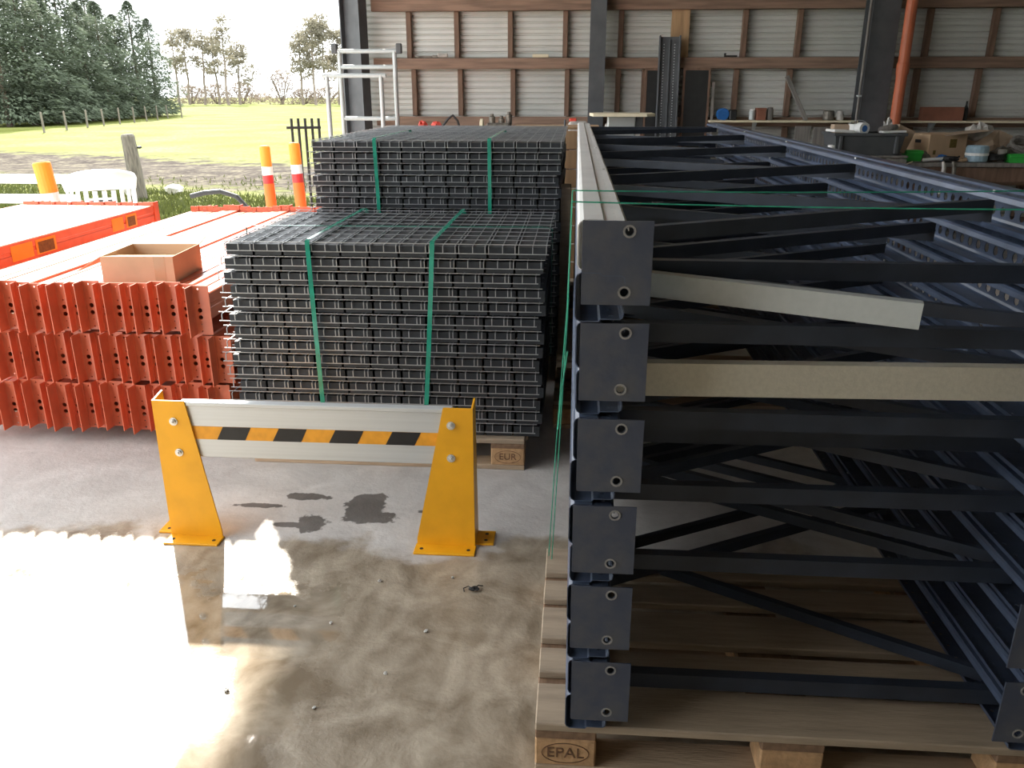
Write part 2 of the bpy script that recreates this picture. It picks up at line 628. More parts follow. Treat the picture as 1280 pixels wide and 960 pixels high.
# ------------------------------------------------------------------ back wall
WY = 10.0
wb = MB()
prof = []
z = 0.0
P = 0.062
while z < 4.6:
    prof += [(0.0, z), (0.0, z + P * 0.55), (0.016, z + P * 0.68), (0.016, z + P * 0.88)]
    z += P
xs0, xs1 = -2.45, 8.1
vs_, fs_ = [], []
for (dy, z) in prof:
    vs_ += [(xs0, WY + dy, z), (xs1, WY + dy, z)]
for i in range(len(prof) - 1):
    fs_.append((2 * i, 2 * i + 1, 2 * i + 3, 2 * i + 2))
wb.add(vs_, fs_)
wall = struct('wall_back', solid(wb.mesh('wall_back', M_SHEET), 0.002))
for k, (zc, hh, dep) in enumerate(((0.62, 0.05, 0.06), (1.235, 0.04, 0.06), (1.85, 0.055, 0.07), (2.45, 0.06, 0.07), (3.1, 0.06, 0.07))):
    part('girt', MB().cbox(xs0 + .15, xs1, WY - 0.075 - dep, WY - 0.075, zc - hh / 2 - .03, zc + hh / 2 + .03, .004), wall, m=M_GIRT)
studs_lo = [-1.86, -1.33, -0.73, -0.12, 0.45, 0.74, 1.75, 2.33, 3.69, 4.34, 5.0, 5.6, 6.3, 6.95]
studs_hi = [-1.90, -1.36, -0.76, -0.15, 0.46, 1.80, 2.38, 3.74, 4.42, 5.05, 5.7, 6.4]
smesh = {}


def stud(x, z0, z1):
    key = round(z1 - z0, 3)
    if key not in smesh:
        smesh[key] = MB().cbox(-.028, .028, -.075, 0, 0, z1 - z0, .004).mesh('stud', M_STUD)
    part('stud', smesh[key], wall, (x, WY - 0.001, z0))


for x in studs_lo:
    stud(x, 1.29, 1.79)
    stud(x + .01, 0.02, 1.18)
for x in studs_hi:
    stud(x, 1.91, 2.39)
    stud(x + .01, 2.51, 3.04)
part('plywood_patch', MB().cbox(1.0, 1.2, WY - .10, WY - .076, 1.91, 2.40, .003), wall, m=M_PLY)

wr = MB()
vs_, fs_ = [], []
for (dy, z) in prof:
    vs_ += [(8.1 + dy, -5, z), (8.1 + dy, WY, z)]
for i in range(len(prof) - 1):
    fs_.append((2 * i, 2 * i + 1, 2 * i + 3, 2 * i + 2))
wr.add(vs_, fs_)
struct('wall_right', solid(wr.mesh('wall_right', M_SHEET), 0.002))

wf = MB()
vs_, fs_ = [], []
for (dy, z) in prof:
    vs_ += [(-3.6, -5 - dy, z), (8.1, -5 - dy, z)]
for i in range(len(prof) - 1):
    fs_.append((2 * i, 2 * i + 1, 2 * i + 3, 2 * i + 2))
wf.add(vs_, fs_)
struct('wall_front', solid(wf.mesh('wall_front', M_SHEET), 0.002))

wlf = MB()
vs_, fs_ = [], []
for (dy, z) in prof:
    vs_ += [(-3.6 - dy, -5, z), (-3.6 - dy, -1.4, z)]
for i in range(len(prof) - 1):
    fs_.append((2 * i, 2 * i + 1, 2 * i + 3, 2 * i + 2))
wlf.add(vs_, fs_)
struct('added_wall_left', solid(wlf.mesh('added_wall_left', M_SHEET), 0.002))  # unseen wall stub, added and sized to cut the frontal light

# roof: a sheet over the bay with purlins below it, open at the left side
roof = struct('ceiling', MB().box(-3.72, 8.3, -5.0, 10.4, 4.6, 4.68), M_ROOF)
for k in range(9):
    part('purlin', MB().box(-3.66, 8.2, 0.2 + k * 1.22 - .04, 0.2 + k * 1.22 + .04, 4.42, 4.6), roof, m=M_STUD)


def hcol(name, x, y, w, dep, label, z1=4.42, tf=0.014, rz=0.0):
    pts = [(-w / 2, -dep / 2), (w / 2, -dep / 2), (w / 2, -dep / 2 + tf), (tf / 2, -dep / 2 + tf), (tf / 2, dep / 2 - tf),
           (w / 2, dep / 2 - tf), (w / 2, dep / 2), (-w / 2, dep / 2), (-w / 2, dep / 2 - tf), (-tf / 2, dep / 2 - tf),
           (-tf / 2, -dep / 2 + tf), (-w / 2, -dep / 2 + tf)]
    t = thing(name, label, 'column', (x, y, 0), rz)
    part('column_shaft', MB().prism(pts, 0.015, z1, 'z'), t, m=M_STEEL)
    part('base_plate', MB().cbox(-w / 2 - .04, w / 2 + .04, -dep / 2 - .04, dep / 2 + .04, 0, .015, .002), t, m=M_STEEL)
    return t


hcol('steel_column', -2.47, 9.72, 0.15, 0.26, 'dark steel column at the open left end of the corrugated wall', rz=R(68))
hcol('steel_column', 0.205, 9.76, 0.17, 0.17, 'dark steel column rising behind the cream tabletop')
hcol('steel_column', 3.16, 9.72, 0.28, 0.26, 'wide dark steel column next to the terracotta drainpipe')

pp = thing('drainpipe', 'terracotta orange plastic drainpipe on the wide steel column', 'pipe', (3.37, 9.50, 0))
part('pipe', MB().lathe([(.055, 0), (.055, 4.4)], 16), pp, m=M_PIPE)
part('coupling', MB().lathe([(.062, 0), (.064, .02), (.064, .1), (.058, .12)], 16), pp, (0, 0, 1.72), m=M_PIPE)
cc = thing('conduit', 'thin grey cable conduit running up the wide steel column', 'conduit', (2.98, 9.55, 0))
part('tube', MB().tube([(0, 0, 0.9), (0, 0, 4.4)], .012, 8), cc, m=M_GREYW)
part('clip', MB().cbox(-.022, .022, -.018, .03, 1.5, 1.52, .002), cc, m=M_GALV)

# ================================================================== PALLETS
DECKW = [.145, .100, .145, .100, .145]
PM = {}


def pallet(loc, label, stamp=None, grp=None, rz=0.0, mats=(M_WOODE, M_WOOD, M_BLOCK)):
    """1.2 m along X, 0.8 m along Y, base at floor"""
    t = thing('wooden_pallet', label, 'pallet', loc, rz, grp)
    if 'b' not in PM:
        for i, w in enumerate((.145, .100)):
            PM['d%d' % i] = MB().cbox(0, 1.2, 0, w, 0, .022, .003).mesh('deck_board', mats[0])
            PM['q%d' % i] = MB().cbox(0, 1.2, 0, w, 0, .022, .003).mesh('bottom_board', mats[1])
        PM['s'] = MB().cbox(0, .145, 0, .8, 0, .022, .003).mesh('stringer_board', M_WOODD)
        PM['b'] = MB().cbox(0, .145, 0, .1, 0, .078, .004).mesh('block', mats[2])
        PM['c'] = MB().cbox(0, .145, 0, .145, 0, .078, .004).mesh('block', mats[2])
    y = 0
    for i, w in enumerate(DECKW):
        yy = (0, .1875, .3275, .5125, .655)[i]
        part('deck_board', PM['d0' if w > .12 else 'd1'], t, (0, yy, .122))
    for x in (0, .5275, 1.055):
        part('stringer_board', PM['s'], t, (x, 0, .100))
        for (yy, k) in ((0, 'b'), (.3275, 'c'), (.7, 'b')):
            part('block', PM[k], t, (x, yy, .022))
    for (yy, k) in ((0, 'q1'), (.3275, 'q0'), (.7, 'q1')):
        part('bottom_board', PM[k], t, (0, yy, 0))
    if stamp:
        tx, bx = stamp
        cu = bpy.data.curves.new('stamp', 'FONT')
        cu.body = tx
        cu.size = .042
        cu.align_x = 'CENTER'
        cu.align_y = 'CENTER'
        cu.extrude = .0006
        o = bpy.data.objects.new('tmp', cu)
        COL.objects.link(o)
        dg = bpy.context.evaluated_depsgraph_get()
        me = bpy.data.meshes.new_from_object(o.evaluated_get(dg))
        bpy.data.objects.remove(o)
        me.materials.clear()
        me.materials.append(M_STAMP)
        part('stamp_lettering', me, t, (bx + .0725, -.0008, .061), (R(90), 0, 0), label='burnt stamp lettering', kind='stuff')
        ring = MB().tube([(bx + .0725 + .056 * math.cos(a), -.0008, .061 + .029 * math.sin(a))
                          for a in [2 * math.pi * k / 28 for k in range(28)]], .0011, 4, closed=True)
        part('stamp_oval', ring, t, m=M_STAMP)
    return t


PTOP = .144
pallet((-.063, 1.577, 0), 'pale wooden pallet under the near end of the blue frames', ('EPAL', 0))
pallet((-.08, 3.75, 0), 'wooden pallet under the middle of the blue frames')
pallet((-.06, 5.75, 0), 'wooden pallet under the far end of the blue frames')
pallet((-1.39, 3.262, 0), 'wooden pallet under the wire decks behind the yellow barrier', ('EUR', 1.055))
pallet((-1.33, 4.43, 0), 'wooden pallet under the taller wire deck stack')
pallet((-1.33, 5.47, 0), 'wooden pallet under the rearmost wire deck stack')

# ================================================================== BLUE RACK FRAMES
FW = 1.09            # overall frame depth (X)
FL = 5.25             # length (Y)
TH = 0.0985           # thickness of a lying frame
PITCH = 0.05


def upright_mesh():
    """C-section lying on its side: slotted outer face at x=0, webs top and bottom, mouth towards +X. runs along +Y"""
    b = MB()
    n = int(FL / PITCH)
    h = .0475
    # outer face, two rows of teardrop slots
    for row in range(2):
        cells = [(PITCH, .0125, .5, 'tear')] * n
        if row == 0:
            b.perf((0, 0, 0), (0, 1, 0), (0, 0, 1), .036, cells)
        else:
            b.perf((0, 0, -.036), (0, 1, 0), (0, 0, 1), .036, cells)
    Ls = n * PITCH
    for s in (1, -1):
        rail = [(0, .036 * s), (.003, .043 * s), (.010, h * s), (.046, h * s)]
        vs, fs = [], []
        for (x, z) in rail:
            vs += [(x, 0, z), (x, Ls, z)]
        for i in range(len(rail) - 1):
            fs.append((2 * i, 2 * i + 1, 2 * i + 3, 2 * i + 2))
        b.add(vs, fs)
        rail = [(.046, h * s), (.050, .0425 * s), (.053, .0425 * s)]
        vs, fs = [], []
        for (x, z) in rail:
            vs += [(x, 0, z), (x, Ls, z)]
        for i in range(len(rail) - 1):
            fs.append((2 * i, 2 * i + 1, 2 * i + 3, 2 * i + 2))
        b.add(vs, fs)
        b.perf((.053, 0, .0425 * s), (0, 1, 0), (1, 0, 0), .034, [(PITCH, .0045, .5, 'o')] * n)
        rail = [(.087, .0425 * s), (.092, .039 * s), (.094, .028 * s)]
        vs, fs = [], []
        for (x, z) in rail:
            vs += [(x, 0, z), (x, Ls, z)]
        for i in range(len(rail) - 1):
            fs.append((2 * i, 2 * i + 1, 2 * i + 3, 2 * i + 2))
        b.add(vs, fs)
    return solid(b.mesh('upright', M_NAVY), .002)


UPM = upright_mesh()
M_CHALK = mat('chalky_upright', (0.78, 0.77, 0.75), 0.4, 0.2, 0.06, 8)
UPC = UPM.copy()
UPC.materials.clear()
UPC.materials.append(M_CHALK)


def footplate_mesh(z0, z1):
    """plate in the XZ plane with two bolt holes, 0.13 wide"""
    b = MB()
    hgt = z1 - z0
    b.perf((0, 0, z0), (1, 0, 0), (0, 0, 1), .05, [(.055, 0, 0, ''), (.05, .008, .5, 'o'), (.025, 0, 0, '')])
    b.add([(0, 0, z0 + .05), (.13, 0, z0 + .05), (.13, 0, z1 - .05), (0, 0, z1 - .05)], [(0, 1, 2, 3)])
    b.perf((0, 0, z1 - .05), (1, 0, 0), (0, 0, 1), .05, [(.060, 0, 0, ''), (.05, .008, .62, 'o'), (.02, 0, 0, '')])
    # bent-back flange on the outer edge
    b.add([(0, 0, z0), (0, .03, z0), (0, .03, z1), (0, 0, z1)], [(0, 1, 2, 3)])
    return solid(b.mesh('foot_plate', M_PLATE), .004)


FPM = footplate_mesh(.0475 - .160, .0475)
WASH = MB()
for k in range(12):
    a0, a1 = 2 * math.pi * k / 12, 2 * math.pi * (k + 1) / 12
    q = []
    for (a, r_) in ((a0, .0088), (a1, .0088), (a1, .0125), (a0, .0125)):
        q.append((r_ * math.cos(a), 0, r_ * math.sin(a)))
    WASH.add(q, [(0, 1, 2, 3)])
WASHM = solid(WASH.mesh('worn_ring', M_CHIP), .0012)


def channel_mesh(L, h, d, m, name='brace'):
    """C-channel along +X, web facing -Y"""
    b = MB()
    t = .002
    poly = [(0, -h / 2), (d, -h / 2), (d, -h / 2 + t), (t, -h / 2 + t), (t, h / 2 - t), (d, h / 2 - t), (d, h / 2), (0, h / 2)]
    b.prism(poly, 0, L, 'x')
    return b.mesh(name, m)


BOLT = MB().lathe([(.009, 0), (.009, .006), (.005, .006), (.005, .02)], 6).mesh('bolt', M_BOLT)
BR = {}


def brace(parent, x0, y0, x1, y1, z, h=.040, d=.024, m=M_BRACE, name='brace', label=None, z1=None):
    L = math.hypot(x1 - x0, y1 - y0)
    key = (round(L, 3), h, d, m.name)
    if key not in BR:
        BR[key] = channel_mesh(L, h, d, m, name)
    rz = math.atan2(y1 - y0, x1 - x0)
    tilt = 0 if z1 is None else -math.atan2(z1 - z, L)
    return part(name, BR[key], parent, (x0, y0, z), (0, tilt, rz), label=label)


FR_Y0 = 1.55
zt = PTOP + 0.001
N_FR = 12
FJ = random.Random(11)
for k in range(N_FR):                       # k = 0 bottom … 11 top
    top = N_FR - 1 - k
    zc = zt + k * 0.0985 + .0485
    near = (top % 2 == 0)                   # foot plates towards the camera
    dx = FJ.uniform(-.004, .004) if top else 0.0
    dy = FJ.uniform(-.004, .012)
    lab = ('topmost dark blue rack frame of the stack on the pale pallet' if top == 0 else
           'bottom dark blue rack frame lying on the pale pallet' if k == 0 else
           'dark blue rack frame, %s from the top of the stack' % ORD[top])
    t = thing('rack_frame', lab, 'rack frame', (dx + .008, FR_Y0 + .012 + dy, zc), group='blue rack frames stacked flat on pallets')
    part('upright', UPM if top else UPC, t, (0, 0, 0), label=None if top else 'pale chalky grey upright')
    part('upright', UPM, t, (FW, 0, 0), scale=(-1, 1, 1))
    yp = -.006 if near else FL + .006
    for s in (0, 1):
        fp = part('foot_plate', FPM, t, (FW - .010 if s else .010, yp, 0), scale=(-1 if s else 1, 1 if near else -1, 1))
        if near:
            for (px, pz) in ((.080, .0475 - .160 + .025), (.085, .0475 - .05 + .031)):
                part('worn_ring', WASHM, fp, (px, -.0032, pz))
    # bracing
    step = .535
    xl, xr = .078, FW - .078
    if top == 0:
        y, side = .03, 0
    else:
        yh = {1: .28, 2: .10, 3: .08, 4: .12, 5: .26, 6: .16, 8: .18, 11: .12}.get(top, .3)
        if top == 3:
            brace(t, xl - .02, yh, xr + .02, yh + .03, 0, .072, .03, M_GALVT, label='thick dusty galvanised brace')
        elif top in (1, 2, 4, 5, 6, 8, 11):
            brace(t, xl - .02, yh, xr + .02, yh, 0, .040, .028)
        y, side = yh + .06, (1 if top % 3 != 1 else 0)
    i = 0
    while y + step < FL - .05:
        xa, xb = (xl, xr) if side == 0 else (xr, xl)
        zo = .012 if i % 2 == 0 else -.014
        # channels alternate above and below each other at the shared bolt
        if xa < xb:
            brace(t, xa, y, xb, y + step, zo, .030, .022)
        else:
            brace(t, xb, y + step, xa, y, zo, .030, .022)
        part('bolt', BOLT, t, (xb, y + step + .01, .028))
        y += step
        side = 1 - side
        i += 1
    brace(t, xl - .02, FL - .08, xr + .02, FL - .08, 0, .040, .028)

# loose galvanised channel pushed in between the top frames
gv = thing('galvanised_channel', 'short grey galvanised channel slid in between the upper blue frames', 'steel channel',
           (0.140, 1.78, 1.185))
brace(gv, 0, 0, .535, -.17, -.026, .052, .03, M_GALV, 'channel', z1=-.046)

# green twine tied round the frame stack
TOPZ = zt + 12 * .0985 + .002
tw = thing('green_twine', 'thin green twine tied over the blue frames and hanging down beside them', 'twine', (0, 1.8, 0))


def sag(p, q, s, n=8):
    p, q = Vector(p), Vector(q)
    return [p.lerp(q, i / n) - Vector((0, 0, s * 4 * (i / n) * (1 - i / n))) for i in range(n + 1)]


part('strand', MB().tube(sag((-.006, -.03, TOPZ + .004), (1.05, -.08, TOPZ + .004), .004), .0016, 5), tw, m=M_TWINE)
part('strand', MB().tube(sag((-.006, .18, TOPZ + .004), (1.05, .25, TOPZ + .004), .004), .0016, 5), tw, m=M_TWINE)
part('strand', MB().tube([(-.006, .18, TOPZ + .004), (-.012, .2, 1.05), (-.035, .34, .62), (-.055, .52, .15)], .0016, 5), tw, m=M_TWINE)
part('strand', MB().tube([(-.006, -.03, TOPZ + .004), (-.01, .1, 1.06), (-.026, .28, .64), (-.045, .5, .15)], .0016, 5), tw, m=M_TWINE)
part('strand', MB().tube([(-.008, .05, .98), (-.018, .12, .88), (-.03, .25, .70)], .0018, 5), tw, m=M_TWINE)

# ================================================================== WIRE MESH DECKS
DW, DD = 1.325, 0.98


def deck_meshes():
    w = MB()
    r = .0023
    nx = 24
    # wires running front to back with a bent-down front lip, in pairs around each channel
    xs = []
    for c in range(11):
        x0 = c * DW / 11
        xs += [x0 + .006, x0 + .062, x0 + .112]
    xs[-1] = DW - .004
    for x in xs:
        w.tube([(x, 0, -.030), (x, 0.0, -.004), (x, .006, .0), (x, DD, .0)], r, 4)
    ny = 10
    for j in range(ny):
        y = .012 + (DD - .02) * j / (ny - 1)
        w.tube([(0 - .012, y, .005), (DW + .012, y, .005)], r, 4)
    w.tube([(-.006, -.002, -.030), (DW + .006, -.002, -.030)], r, 4)
    wm = w.mesh('wire_grid', M_WIRE)
    c = MB()
    wd = DW / 11 - .010
    t = .003
    poly = [(0, -.050), (.018, -.050), (.018, -.047), (t, -.047), (t, -.008), (wd - t, -.008), (wd - t, -.047),
            (wd - .018, -.047), (wd - .018, -.050), (wd, -.050), (wd, -.005), (0, -.005)]
    c.prism(poly, .018, DD - .01, 'y')
    # closed front end
    c.box(.0, wd, .012, .018, -.050, -.005)
    cm = c.mesh('support_channel', M_CHAN)
    return wm, cm


WGM, CHM = deck_meshes()
DJ = random.Random(21)


def deck_stack(x, y, n, pitch, where, grp, rz=0.0, spread=.012, zbase=PTOP):
    ztop = zbase + n * pitch
    for k in range(n):
        top = n - 1 - k
        lab = ('topmost wire mesh deck of the stack %s' % where if top == 0 else
               'lowest wire mesh deck of the stack %s' % where if k == 0 else
               'wire mesh deck, %s from the top of the stack %s' % (ORD[top], where))
        jx = DJ.uniform(-spread, spread) + (-.004 * (n - top) * 0)
        t = thing('wire_mesh_deck', lab, 'mesh deck', (x + jx - .0025 * top * 0, y + DJ.uniform(-.006, .006), zbase + (k + 1) * pitch - .008), rz, grp)
        part('wire_grid', WGM, t, (-.028 * min(1, top / 3), 0, 0), kind='stuff')
        for c in range(11):
            part('support_channel', CHM, t, (c * DW / 11 + .005, 0, 0))
    return ztop


DZ1 = deck_stack(-1.44, 3.285, 14, .0595, 'behind the yellow barrier', 'wire decks behind the barrier')
DZ2 = deck_stack(-1.40, 4.45, 20, .0585, 'with green straps further back', 'wire decks in the taller stack', spread=.008)
DZ3 = deck_stack(-1.40, 5.50, 20, .0585, 'at the very back', 'wire decks in the rear stack', spread=.008)


def ribbon(pts, w, th=.0012, side=(1, 0, 0)):
    """flat strap of width w along a path; side = width direction"""
    pts = [Vector(p) for p in pts]
    sd = Vector(side).normalized()
    b = MB()
    N = len(pts)
    vs, fs = [], []
    for i, p in enumerate(pts):
        d = (pts[min(i + 1, N - 1)] - pts[max(i - 1, 0)]).normalized()
        nrm = d.cross(sd).normalized()
        for (a, c) in ((-1, -1), (1, -1), (1, 1), (-1, 1)):
            vs.append(p + sd * (a * w / 2) + nrm * (c * th / 2))
    for i in range(N - 1):
        for k in range(4):
            fs.append((4 * i + k, 4 * i + (k + 1) % 4, 4 * i + 4 + (k + 1) % 4, 4 * i + 4 + k))
    fs += [(3, 2, 1, 0), tuple(4 * (N - 1) + k for k in range(4))]
    b.add(vs, fs)
    return b


def strap(x, y0, depth, z0, z1, xb, label, w=.019, bow=.02):
    f = [(xb + (x - xb) * (i / 8) + bow * math.sin(math.pi * i / 8) * .3, y0 - .012 - bow * math.sin(math.pi * i / 8), z0 + (z1 - z0) * i / 8) for i in range(9)]
    pts = f + [(x, y0 - .006, z1 + .006), (x, y0 + .012, z1 + .010)]
    pts += [(x, y0 + depth * t, z1 + .010) for t in (.25, .5, .75, .98)]
    pts += [(x, y0 + depth + .012, z1), (x, y0 + depth + .014, z0)]
    b = ribbon(pts, w)
    return single('green_strap', b, label, 'strap', m=M_STRAP)


strap(-1.075, 3.285, DD, .12, DZ1, -1.06, 'left green strap round the wire decks behind the barrier')
strap(-.565, 3.285, DD, .12, DZ1, -.625, 'right green strap round the wire decks behind the barrier')
strap(-1.055, 4.45, DD, .12, DZ2, -1.035, 'left green strap round the taller wire deck stack further back')
strap(-.450, 4.45, DD, .12, DZ2, -.46, 'right green strap round the taller wire deck stack further back')
cs_pts = [(-1.46, 3.62, .3), (-1.46, 3.62, DZ1 + .004), (-1.44, 3.62, DZ1 + .013), (-.12, 3.66, DZ1 + .013), (-.095, 3.66, DZ1 + .004), (-.095, 3.66, .3)]
single('green_strap', ribbon(cs_pts, .012, side=(0, 1, 0)), 'thin green strap crossing sideways over the front wire decks', 'strap', m=M_STRAP)

# ================================================================== ORANGE BEAMS
BH = .115             # beam section height
BWD = .0600
BL = 2.62


def beam_body_mesh():
    b = MB()
    # stepped box section along +Y (top ledge with two shallow grooves on the sides)
    w, h = BWD, BH
    poly = [(0, 0), (w, 0), (w, h * .40), (w - .003, h * .43), (w - .003, h * .57), (w, h * .60), (w, h - .004), (w - .004, h),
            (.004, h), (0, h - .004), (0, h * .60), (.003, h * .57), (.003, h * .43), (0, h * .40)]
    n = len(poly)
    y0, y1 = .022, BL - .022
    b.add([(p[0], y0, p[1]) for p in poly] + [(p[0], y1, p[1]) for p in poly],
          [(i, (i + 1) % n, n + (i + 1) % n, n + i) for i in range(n)])          # open-ended tube
    return solid(b.mesh('beam_body', M_ORANGE), .002)


def connector_mesh(wide, flange, H=.222):
    """angle plate: perforated face in XZ (facing -Y) and a flange that stands out towards -Y on the left"""
    b = MB()
    if wide:
        col1 = [(.030, .004, .5, 'o'), (.034, .003, .5, 'o'), (.030, .0105, .5, 'o'), (.034, .0105, .5, 'o'), (.030, .0035, .5, 'o'), (.034, 0, 0, ''), (.030, .0042, .5, 'o')]
        b.perf((0, 0, 0), (0, 0, 1), (1, 0, 0), .008, [(H, 0, 0, '')])
        b.perf((.008, 0, 0), (0, 0, 1), (1, 0, 0), .032, col1)
        b.perf((.040, 0, 0), (0, 0, 1), (1, 0, 0), .032, [(H, 0, 0, '')])
        wd = .072
    else:
        col1 = [(.030, .0042, .5, 'o'), (.034, 0, 0, ''), (.030, .0085, .5, 'o'), (.034, .0085, .5, 'o'), (.030, .0035, .5, 'o'), (.034, 0, 0, ''), (.030, .0042, .5, 'o')]
        b.perf((0, 0, 0), (0, 0, 1), (1, 0, 0), .026, col1)
        b.perf((.026, 0, 0), (0, 0, 1), (1, 0, 0), .032, [(H, 0, 0, '')])
        wd = .058
    # rounded bend then the flange
    fl = [(0, 0), (-.003, -.004), (-.004, -.012)]
    vs, fs = [], []
    for (x, y) in fl:
        vs += [(x, y, 0), (x, y, H)]
    for i in range(2):
        fs.append((2 * i, 2 * i + 1, 2 * i + 3, 2 * i + 2))
    b.add(vs, fs)
    b.perf((-.004, -.012, 0), (0, 0, 1), (0, -1, 0), flange, [(H, 0, 0, '')])
    return solid(b.mesh('end_connector', M_ORANGE), .0035)


BBM = beam_body_mesh()
CW = connector_mesh(True, .052)
CN = connector_mesh(False, .030)
BJ = random.Random(5)
BP = .0625


def beam(loc, label, odd, grp, far=True, bz=.07, rz=0.0, near=True):
    t = thing('rack_beam', label, 'beam', loc, rz, grp)
    part('beam_body', BBM, t, (0, 0, bz))
    cm = CN if odd else CW
    if near:
        part('end_connector', cm, t, (-.006 if not odd else 0, .018 if not odd else .020, BJ.uniform(-.004, .004)))
    if far:
        part('end_connector', cm, t, (BWD + .002, BL - .018, BJ.uniform(-.004, .004)), (0, 0, R(180)))
    return t


LAYER = ('bottom', 'middle', 'top')
for lay in range(3):
    zb = .065 + lay * .2335
    sh = (0.0, .025, -.04)[lay]
    for i in range(20):
        x = -1.615 - i * BP + sh
        yj = 3.43 + (.012 if lay == 1 else 0) + BJ.uniform(-.006, .006)
        zj = BJ.uniform(-.003, .003) + (.008 if (i // 2) % 3 == 1 else 0)
        beam((x, yj, zb + zj), 'orange rack beam, %s from the right in the %s layer of the near stack' % (ORD[i], LAYER[lay]),
             i % 2 == 1, 'orange beams in the near stack')
# timber bearers under the near stack
for j, yb in enumerate((3.75, 5.6)):
    single('timber_bearer', MB().cbox(-2.95, -1.45, -.04, .04, 0, .064, .004),
           'timber bearer under the %s part of the near orange beam stack' % ('front' if j == 0 else 'back'), 'bearer', (0, yb, 0), m=M_WOOD)

# second stack further left: one layer on timber cribs, stickers on the side of the outer beam
LZB = .57
for i in range(16):
    x = -3.06 - i * .0625
    t = beam((x - BWD, 3.30 + (.01 if i % 2 else 0), LZB), 'orange rack beam%s, %s from the right in the left stack' % (' with yellow stickers' if i == 0 else '', ORD[i]),
             i % 2 == 1, 'orange beams in the left stack', bz=.085)
    if i == 0:
        for (yy, ww) in ((.98, 0), (1.20, 1), (2.02, 0), (2.20, 1)):
            q = .16 * (.9 if yy > 1.5 else 1.2)
            pt = part('sticker', MB().cbox(BWD + .0014, BWD + .0024, yy, yy + q, .10, .185, .0003), t, m=M_STICK, label='yellow sticker')
            if ww:
                part('printed_panel', MB().cbox(BWD + .0023, BWD + .0028, yy + .02, yy + q - .02, .106, .170, .0002), pt, m=M_STICKB)
for j, yb in enumerate((3.7, 5.4)):
    t = thing('timber_crib', 'crib of stacked timbers under the %s part of the left orange beams' % ('front' if j == 0 else 'back'), 'timber crib', (0, yb, 0))
    for k in range(5):
        part('timber', MB().cbox(-4.04, -3.07, -.06, .06, k * .1308, k * .1308 + .130, .005), t, m=M_WOOD)

# ------------------------------------------------------------------ cardboard box on the beams
BXZ = .065 + 2 * .2335 + .07 + BH + .006
bx = thing('cardboard_box', 'open cardboard box with spread flaps lying on the orange beams', 'box', (-1.985, 3.755, BXZ), R(4))
w2, d2, hb, tk = .165, .17, .125, .004
part('box_bottom', MB().box(-w2, w2, -d2, d2, 0, tk), bx, m=M_CARDIN)
for dd in (-d2, d2 - tk):
    part('side_panel', MB().box(-w2, w2, dd, dd + tk, tk, hb), bx, m=M_CARD)
for xx in (-w2, w2 - tk):
    part('end_panel', MB().box(xx, xx + tk, -d2 + tk, d2 - tk, tk, hb), bx, m=M_CARD)
part('flap', MB().box(-w2, w2, 0, .10, -tk, 0, Matrix.Translation((0, d2, hb)) @ Matrix.Rotation(R(12), 4, 'X')), bx, m=M_CARD)
part('flap', MB().box(-.13, 0, -d2, d2, -tk, 0, Matrix.Translation((-w2, 0, hb)) @ Matrix.Rotation(R(-30), 4, 'Y')), bx, m=M_CARD)
part('flap', MB().box(-w2 + .02, w2 - .004, 0, .14, -tk, 0, Matrix.Translation((0, -d2 + .004, hb)) @ Matrix.Rotation(R(-8), 4, 'X')), bx, m=M_CARD)
part('packing_tape', MB().box(w2 - .09, w2 - .04, -d2 - .0006, -d2, .0, hb), bx, m=mat('packing_tape', (.52, .36, .22), .25, 0, .05, 10))

# ================================================================== YELLOW BARRIER
BY = 2.60
br = thing('safety_barrier', 'yellow steel guard barrier with aluminium panel and black and amber hazard stripes', 'barrier', (0, BY, 0))


def leg(s, xo, xi_top, xi_bot, Hh=.537):
    """s=-1 left, +1 right; xo outer edge, xi inner edge"""
    t = .006
    b = MB()
    poly = [(xo, .008), (xi_bot, .008), (xi_bot, .03), (xi_top, Hh), (xo, Hh)]
    b.prism(poly, 0, t, 'y')
    # flange running back from the outer edge
    x0, x1 = (xo, xo + t) if s < 0 else (xo - t, xo)
    b.prism([(t, .008), (.115, .008), (.075, Hh + .012), (t, Hh)], x0, x1, 'x')
    lg = part('leg', b, br, m=M_YELLOW)
    a, c = sorted((xo, xi_bot))

    def plate(x0, x1, y0, y1, holes):
        fp = part('foot_plate', MB().cbox(x0, x1, y0, y1, 0, .008, .0015), lg, m=M_YELLOW)
        for (hx, hy) in holes:
            part('bolt_hole', MB().lathe([(.007, .0078), (.007, .0086)], 10, (hx, hy, 0)), fp, m=M_BLACK)
    plate(a - .005, c + .005, -.06, t, ((a + .02, -.03), (c - .02, -.03)))
    if s < 0:
        plate(xo - .06, xo + t, .02, .115, ((xo - .03, .045), (xo - .03, .09)))
    else:
        plate(xo - t, xo + .065, .02, .115, ((xo + .035, .045), (xo + .035, .09)))
    return lg


